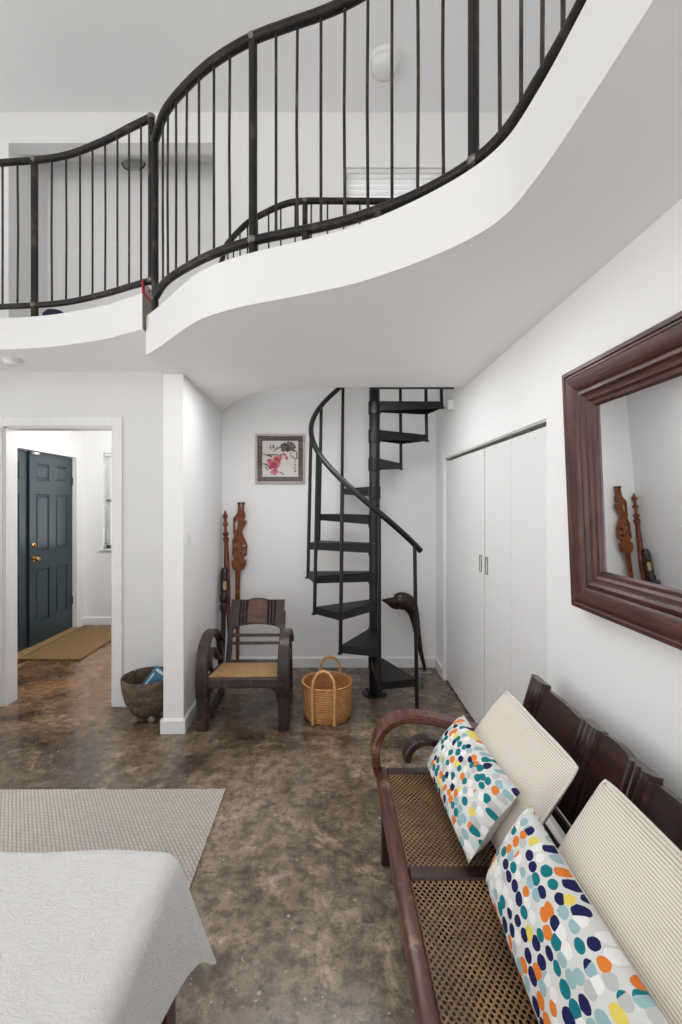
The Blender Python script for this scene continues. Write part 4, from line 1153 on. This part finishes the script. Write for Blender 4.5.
for y in (BY1 - 0.035, BY0 + 0.035):
    bm = NB(); strip(bm, [(0.85, y, 0.0), (0.80, y, 0.15), (0.755, y, 0.30), (0.755, y, 0.42), (0.79, y, 0.52)], 0.045, 0.05, (0, 1, 0)); obj('rear_leg', bm, M['benchwood'], bn, True)
# arms at both ends
for ya in (BY1 - 0.04, BY0 + 0.04):
    path = catmull([(0.20, ya, 0.385), (0.188, ya, 0.44), (0.19, ya, 0.50), (0.215, ya, 0.562), (0.265, ya, 0.603), (0.335, ya, 0.618), (0.43, ya, 0.606), (0.55, ya, 0.575), (0.66, ya, 0.545), (0.77, ya, 0.52)], 6)
    bm = NB(); strip(bm, path, 0.078, 0.034, (0, 1, 0), 0.009); obj('arm', bm, M['benchrail'], bn, True, 30)
    path = catmull([(0.318, ya, 0.44), (0.325, ya, 0.475), (0.355, ya, 0.508), (0.41, ya, 0.52), (0.48, ya, 0.498), (0.56, ya, 0.455), (0.64, ya, 0.42), (0.72, ya, 0.405)], 6)
    bm = NB(); strip(bm, path, 0.062, 0.03, (0, 1, 0), 0.006); obj('arm_scroll', bm, M['benchwood'], bn, True, 30)
# back, in its own plane (s along the bench, w up the lean, front towards -x)
b0 = Vector((0.755, 0, 0.40)); b1 = Vector((0.868, 0, 0.775)); dv = b1 - b0; BH = dv.length
lean = math.atan2(dv.x, dv.z)
MB = Matrix.Translation(b0) @ Matrix.Rotation(lean, 4, 'Y') @ Matrix.Rotation(R(-90), 4, 'Z')   # local x -> -world y, local -y -> -world x
# local x = -y world
gcs = []
for c in (1.865, 1.49, 1.25, 0.93, 0.69, 0.315): gcs += [-(c + o_) for o_ in (-0.026, 0.0, 0.026)]
cols = sorted({round(-BY1 + (BY1 - BY0) * i / 560, 5) for i in range(561)})
def bhi(x):
    y = -x
    for a, b in ((1.538, 1.815), (0.978, 1.202), (0.365, 0.642)):
        if a < y < b: return BH - 0.014 + 0.006 * sin(pi * (y - a) / (b - a))
    for a, b in ((1.298, 1.442), (0.738, 0.882)):
        if a < y < b: return BH - 0.006 + 0.010 * sin(pi * (y - a) / (b - a)) + 0.002
    return BH
def blo(x):
    y = -x
    for a, b in ((1.538, 1.815), (0.978, 1.202), (0.365, 0.642)):
        if a < y < b: return BH - 0.265 + 0.03 * sin(pi * (y - a) / (b - a))
    return BH - 0.285
def bdep(x): 
    y = -x; base_ = 0.018
    if any(abs(y - c) < 0.055 for c in (1.865, 1.49, 1.25, 0.93, 0.69, 0.315)): base_ = 0.024
    return base_ - 0.006 + groove(x, gcs, 0.0125, 0.014)
bm = NB(); panel(bm, cols, blo, bhi, bdep, 0.016, MB, 1)
obj('back_panel', bm, M['benchwood'], bn, True)
for w in (0.045, 0.085):
    bm = NB(); box(bm, -BY1 + 0.03, -BY0 - 0.03, -0.008, 0.012, w - 0.012, w + 0.012, 0.003, 1, MB); obj('back_slat', bm, M['benchwood'], bn, True)
for y in (BY1 - 0.035, 1.37, 0.81, BY0 + 0.035):
    bm = NB(); box(bm, -y - 0.022, -y + 0.022, -0.012, 0.02, -0.03, BH - 0.26, 0.004, 1, MB); obj('stile', bm, M['benchwood'], bn, True)

# ------------------------------------------------------------------ cushions
def pillow_mesh(L_, H_, tf, tb, seed, corner_pull=0.035, n=26, m_=20, rnd=0.0):
    """local x along the length, y up the lean, z out of the front"""
    bm = NB()
    def pos(i, j, side):
        u, v = -1 + 2 * i / n, -1 + 2 * j / m_
        pu = 1 - corner_pull * (1 - v * v) * 1.0; pv = 1 - corner_pull * 1.3 * (1 - u * u)
        # gather: keep the corners sharp
        x, y = u * L_ / 2 * (1 - corner_pull * (1 - v * v) * abs(u) ** 2), v * H_ / 2 * (1 - corner_pull * 1.3 * (1 - u * u) * abs(v) ** 2)
        rc = 1 - 0.045 * rnd * (abs(u) * abs(v)) ** 5; x *= rc; y *= rc
        f = max(0.0, (1 - abs(u) ** 3.6)) ** 0.46 * max(0.0, (1 - abs(v) ** 3.0)) ** 0.52
        q = Vector((u * 2.2 + seed, v * 1.8, side * 3 + seed))
        f *= 1 + 0.10 * mnoise.noise(q * 1.7)
        z = (tf if side > 0 else -tb) * f
        w = 0.006 * mnoise.noise(Vector((x * 9 + seed, y * 9, 1.3 * side))) * (1 - f * 0.5)
        return Vector((x, y, z + w))
    F_ = [[None] * (m_ + 1) for _ in range(n + 1)]; B_ = [[None] * (m_ + 1) for _ in range(n + 1)]
    for i in range(n + 1):
        for j in range(m_ + 1):
            F_[i][j] = bm.verts.new(pos(i, j, 1))
            B_[i][j] = F_[i][j] if (i in (0, n) or j in (0, m_)) else bm.verts.new(pos(i, j, -1))
    for i in range(n):
        for j in range(m_):
            bm.faces.new((F_[i][j], F_[i + 1][j], F_[i + 1][j + 1], F_[i][j + 1]))
            fb = bm.faces.new((B_[i][j], B_[i][j + 1], B_[i + 1][j + 1], B_[i + 1][j])); fb.material_index = 1
    edge = [F_[i][0].co.copy() for i in range(n + 1)] + [F_[n][j].co.copy() for j in range(1, m_ + 1)] + [F_[i][m_].co.copy() for i in range(n - 1, -1, -1)] + [F_[0][j].co.copy() for j in range(m_ - 1, -1, -1)]
    return bm, edge
def pillow(label, bot, topp, ya, yb, tf, tb, mat, back, seed, group, piping=False, twist=0.0, dz=0.0):
    """bot/topp = (x,z) of bottom and top edge; spans world y from ya (near) to yb (far)"""
    c = Vector(((bot[0] + topp[0]) / 2, (ya + yb) / 2, (bot[1] + topp[1]) / 2))
    vv = Vector((topp[0] - bot[0], 0, topp[1] - bot[1])); H_ = vv.length; vv.normalize()
    uu = Vector((0, -1, 0)); nn = uu.cross(vv)
    mt = Matrix(((uu.x, vv.x, nn.x, c.x), (uu.y, vv.y, nn.y, c.y), (uu.z, vv.z, nn.z, c.z), (0, 0, 0, 1))) @ Matrix.Rotation(twist, 4, 'Z')
    bm, edge = pillow_mesh(yb - ya, H_, tf, tb, seed, 0.02 if piping else 0.035, rnd=1.0 if piping else 0.0)
    o = obj('cushion', bm, mat, None, False, 60, mt, (back,))
    tag(o, label, 'cushion', group)
    if piping:
        b2 = NB(); tube(b2, edge + [edge[1]], 0.0045, 8, False)
        obj('piping', b2, M['cream'], o, smooth=True)
    return o
pillow('beige striped cushion leaning on the bench back at the far end', (0.515, 0.43), (0.728, 0.735), 1.315, 1.87, 0.055, 0.04, M['stripe'], M['stripe'], 1.0, 'striped cushions', True)
pillow('beige striped cushion on the bench cut off by the right picture edge', (0.535, 0.43), (0.74, 0.768), 0.66, 1.225, 0.055, 0.04, M['stripe'], M['stripe'], 5.0, 'striped cushions', True)
pillow('multicoloured dotted cushion at the far end of the bench', (0.405, 0.428), (0.56, 0.633), 1.35, 1.88, 0.06, 0.05, M['dots'], M['linen'], 9.0, 'dotted cushions', False, R(2))
pillow('multicoloured dotted cushion at the near end of the bench', (0.44, 0.428), (0.562, 0.648), 0.745, 1.29, 0.06, 0.05, M['dots_b'], M['linen'], 13.0, 'dotted cushions', False, R(-1))

# ------------------------------------------------------------------ bed and quilt
bx, by = -0.378, 1.17                        # far right corner of the mattress
bd_ = thing('bed', 'bed with a dark red wooden frame, covered by the white quilt', 'bed', (-1.2, 0.2, 0))
for (x, y) in ((bx - 0.03, by - 0.10), (-1.93, by - 0.10)):
    bm = NB(); box(bm, x - 0.035, x + 0.035, y - 0.035, y + 0.035, 0.0135, 0.36, 0.006); obj('leg', bm, M['bedwood'], bd_, True)
for xa in (bx - 0.055, -1.95):
    bm = NB(); box(bm, xa, xa + 0.047, -0.85, by - 0.11, 0.24, 0.362, 0.005); obj('side_rail', bm, M['bedwood'], bd_, True)
bm = NB(); box(bm, -1.92, bx - 0.04, by - 0.10, by - 0.06, 0.24, 0.362, 0.005); obj('foot_rail', bm, M['bedwood'], bd_, True)
bm = NB(); box(bm, -1.96, bx - 0.014, -0.85, by - 0.014, 0.365, 0.602, 0.03, 3)
obj('mattress', bm, M['mattress'], bd_, True, 40)
bm = NB()
ZQ = 0.626; OVER_R, OVER_F = 0.24, 0.24
def fold(d, r=0.05):
    """distance past the edge -> (outward, down) rolling over an edge of radius r"""
    arc = r * pi / 2
    if d <= 0: return d, 0.0
    if d < arc: a = d / r; return r * sin(a), r * (1 - cos(a))
    return r, r + (d - arc)
nu, nv = 110, 110
xs = [-1.5 + (1.5 + OVER_R) * i / nu for i in range(nu + 1)]        # distance past the right edge
ys = [-1.35 + (1.35 + OVER_F) * j / nv for j in range(nv + 1)]      # distance past the far edge
R_ = 0.04
g = []
for s_ in xs:
    row = []
    for t_ in ys:
        cr_ = 0.18
        a_, b_ = s_ - (OVER_R - cr_), t_ - (OVER_F - cr_)
        if a_ > 0 and b_ > 0:                        # round the hem corner
            q_ = max(a_, b_) / sqrt(a_ * a_ + b_ * b_); s2, t2 = OVER_R - cr_ + a_ * q_, OVER_F - cr_ + b_ * q_
        else: s2, t2 = s_, t_
        side = lambda far_: 0.24 * math.exp(min(0.0, far_) / 0.15)
        if s2 > 0 and t2 > 0:
            d = sqrt(s2 * s2 + t2 * t2); ph = math.atan2(t2, s2)
            k_ = sin(2 * ph)
            d *= 1 + 0.14 * k_ * k_
            o_, dn = fold(d, R_)
            fl = max(0.0, d - R_ * 1.2)
            o_ += fl * (0.24 + 0.18 * k_); dn += fl * 0.30
            px, py, pz_ = bx - R_ + o_ * cos(ph), by - R_ + o_ * sin(ph), ZQ - dn
        else:
            ox, dx_ = fold(s2, R_); oy, dy_ = fold(t2, R_)
            fr = max(0.0, s2 - R_ * 1.2); ff = max(0.0, t2 - R_ * 1.2)
            px, py = bx - R_ + ox + fr * side(t2), by - R_ + oy + ff * side(s2)
            pz_ = ZQ - dx_ - dy_ - 0.30 * (fr * math.exp(min(0.0, t2) / 0.15) + ff * math.exp(min(0.0, s2) / 0.15))
        nz_ = mnoise.noise(Vector((px * 4, py * 4, 2))) * 0.006 + mnoise.noise(Vector((px * 14, py * 18, 5))) * 0.0035
        row.append(bm.verts.new((px, py, pz_ + nz_)))
    g.append(row)
for i in range(nu):
    for j in range(nv): bm.faces.new((g[i][j], g[i + 1][j], g[i + 1][j + 1], g[i][j + 1]))
bmesh.ops.recalc_face_normals(bm, faces=bm.faces[:])
if sum(f.normal.z for f in bm.faces) < 0: bmesh.ops.reverse_faces(bm, faces=bm.faces[:])
bmesh.ops.solidify(bm, geom=bm.faces[:], thickness=0.009)
top('quilt', bm, M['quilt'], 'white puckered quilt spread over the bed corner', 'quilt', (-1.2, 0.2, ZQ), 60)

# ------------------------------------------------------------------ rug and mat
bm = NB()
x0, x1, y0, y1 = -2.5, -0.545, 0.75, 2.375
nx, ny = 90, 70
g = []
for i in range(nx + 1):
    row = []
    for j in range(ny + 1):
        x, y = x0 + (x1 - x0) * i / nx, y0 + (y1 - y0) * j / ny
        if i == nx: x += 0.004 * mnoise.noise(Vector((0, y * 25, 0)))
        if j == ny: y += 0.004 * mnoise.noise(Vector((x * 25, 0, 0))) + 0.004 * (x - x1)
        row.append(bm.verts.new((x, y, 0.011 + 0.0012 * mnoise.noise(Vector((x * 9, y * 9, 0))))))
    g.append(row)
for i in range(nx):
    for j in range(ny): bm.faces.new((g[i][j], g[i + 1][j], g[i + 1][j + 1], g[i][j + 1]))
bmesh.ops.solidify(bm, geom=bm.faces[:], thickness=-0.010)
lo = min(v.co.z for v in bm.verts)
for v in bm.verts: v.co.z = max(0.001, v.co.z - lo + 0.001) if lo < 0.001 else v.co.z
top('rug', bm, M['rug'], 'grey beige woven jute rug under the bed', 'rug', (-1.5, 1.5, 0), 60)
dm = thing('doormat', 'brown coir doormat in front of the teal doors', 'doormat', (-2.69, 4.95, 0))
bm = NB(); box(bm, -0.29, 0.29, -0.585, 0.50, 0.001, 0.013, 0.002); obj('pile', bm, M['coir'], dm)
bm = NB()
for (a, b, c, d) in ((-0.305, -0.288, -0.60, 0.515), (0.288, 0.305, -0.60, 0.515), (-0.289, 0.289, -0.60, -0.583), (-0.289, 0.289, 0.498, 0.515)): box(bm, a, b, c, d, 0.001, 0.014, 0.003)
obj('binding', bm, M['coir_edge'], dm)

# ------------------------------------------------------------------ shrub outside the hall window
sh = thing('shrub', 'leafy green shrub outside the hall window', 'shrub', (-3.3, 6.6, 0))
bm = NB()
for k_ in range(6): tube(bm, [(random.uniform(-.1, .1), random.uniform(-.1, .1), 0), (random.uniform(-.25, .25), random.uniform(-.1, .1), 1.0), (random.uniform(-.5, .5), random.uniform(-.2, .2), 2.1)], [0.03, 0.02, 0.008], 6)
obj('stems', bm, M['bark'], sh, smooth=True)
bm = NB()
for k_ in range(1500):
    c = Vector((random.uniform(-0.8, 0.8), random.uniform(-0.3, 0.3), random.uniform(0.5, 2.6)))
    a = Vector((random.uniform(-1, 1), random.uniform(-1, 1), random.uniform(-1, 1))).normalized(); b = a.orthogonal().normalized(); l_ = random.uniform(0.03, 0.06)
    vs = [bm.verts.new(c + a * l_), bm.verts.new(c + b * l_ * 0.4), bm.verts.new(c - a * l_), bm.verts.new(c - b * l_ * 0.4)]
    bm.faces.new(vs)
obj('foliage', bm, M['leaf'], sh)

# ------------------------------------------------------------------ light
w = bpy.data.worlds.new('daylight'); S.world = w; w.use_nodes = True
bg = w.node_tree.nodes['Background']; bg.inputs[0].default_value = (1.0, 0.995, 0.985, 1); bg.inputs[1].default_value = 1.0
def lamp(name, typ, loc, energy, size=0.3, rot=(0, 0, 0), color=(1, 1, 1), sy=None):
    l = bpy.data.lights.new(name, typ); l.energy = energy; l.color = color
    if typ == 'AREA':
        l.size = size
        if sy: l.shape = 'RECTANGLE'; l.size_y = sy
    else: l.shadow_soft_size = size
    o = bpy.data.objects.new(name, l); o.location = loc; o.rotation_euler = rot; COL.objects.link(o); return o
lamp('added_loft_fill', 'AREA', (-0.1, 3.0, 2.33), 9, 1.3, sy=0.6)  # fill light added under the loft, no fixture there
lamp('added_loft_fill', 'AREA', (0.2, 1.9, 2.33), 2.5, 0.6, sy=0.5)  # second added fill, over the bench, also without fixture
lamp('added_hall_fill', 'POINT', (-2.0, 4.5, 2.2), 22, 0.25, color=(1, 0.99, 0.97))  # fill light added to brighten the hall, no fixture there

wt = w.node_tree
tc = wt.nodes.new('ShaderNodeTexCoord'); sx = wt.nodes.new('ShaderNodeSeparateXYZ'); wr = wt.nodes.new('ShaderNodeValToRGB')
wt.links.new(tc.outputs['Generated'], sx.inputs[0]); wt.links.new(sx.outputs[2], wr.inputs[0])
# sky above, brighter lower half added to light the loft underside
mr_ = wt.nodes.new('ShaderNodeMapRange'); mr_.inputs[1].default_value = -1.0; mr_.inputs[2].default_value = 1.0
wt.links.new(sx.outputs[2], mr_.inputs[0]); wt.links.new(mr_.outputs[0], wr.inputs[0])
wr.color_ramp.elements[0].position = 0.49; wr.color_ramp.elements[0].color = (1.0, 0.985, 0.965, 1)
wr.color_ramp.elements[1].position = 0.51; wr.color_ramp.elements[1].color = (0.60, 0.605, 0.61, 1)
wt.links.new(wr.outputs[0], bg.inputs[0])
bg.inputs[1].default_value = 1.7
# ------------------------------------------------------------------ camera
cam = bpy.data.cameras.new('camera'); cam.lens = 455.0 / 1024 * 36; cam.sensor_width = 36; cam.sensor_fit = 'AUTO'
cam.shift_x = 11.0 / 1024; cam.shift_y = -8.4 / 1024; cam.clip_start = 0.05
co = bpy.data.objects.new('camera', cam); co.location = (0, 0, 1.5); co.rotation_euler = (R(90), 0, 0)
COL.objects.link(co); S.camera = co
S.view_settings.view_transform = 'Standard'; S.view_settings.look = 'None'; S.view_settings.gamma = 1.0
S.view_settings.use_curve_mapping = False; S.view_settings.exposure = 0.62
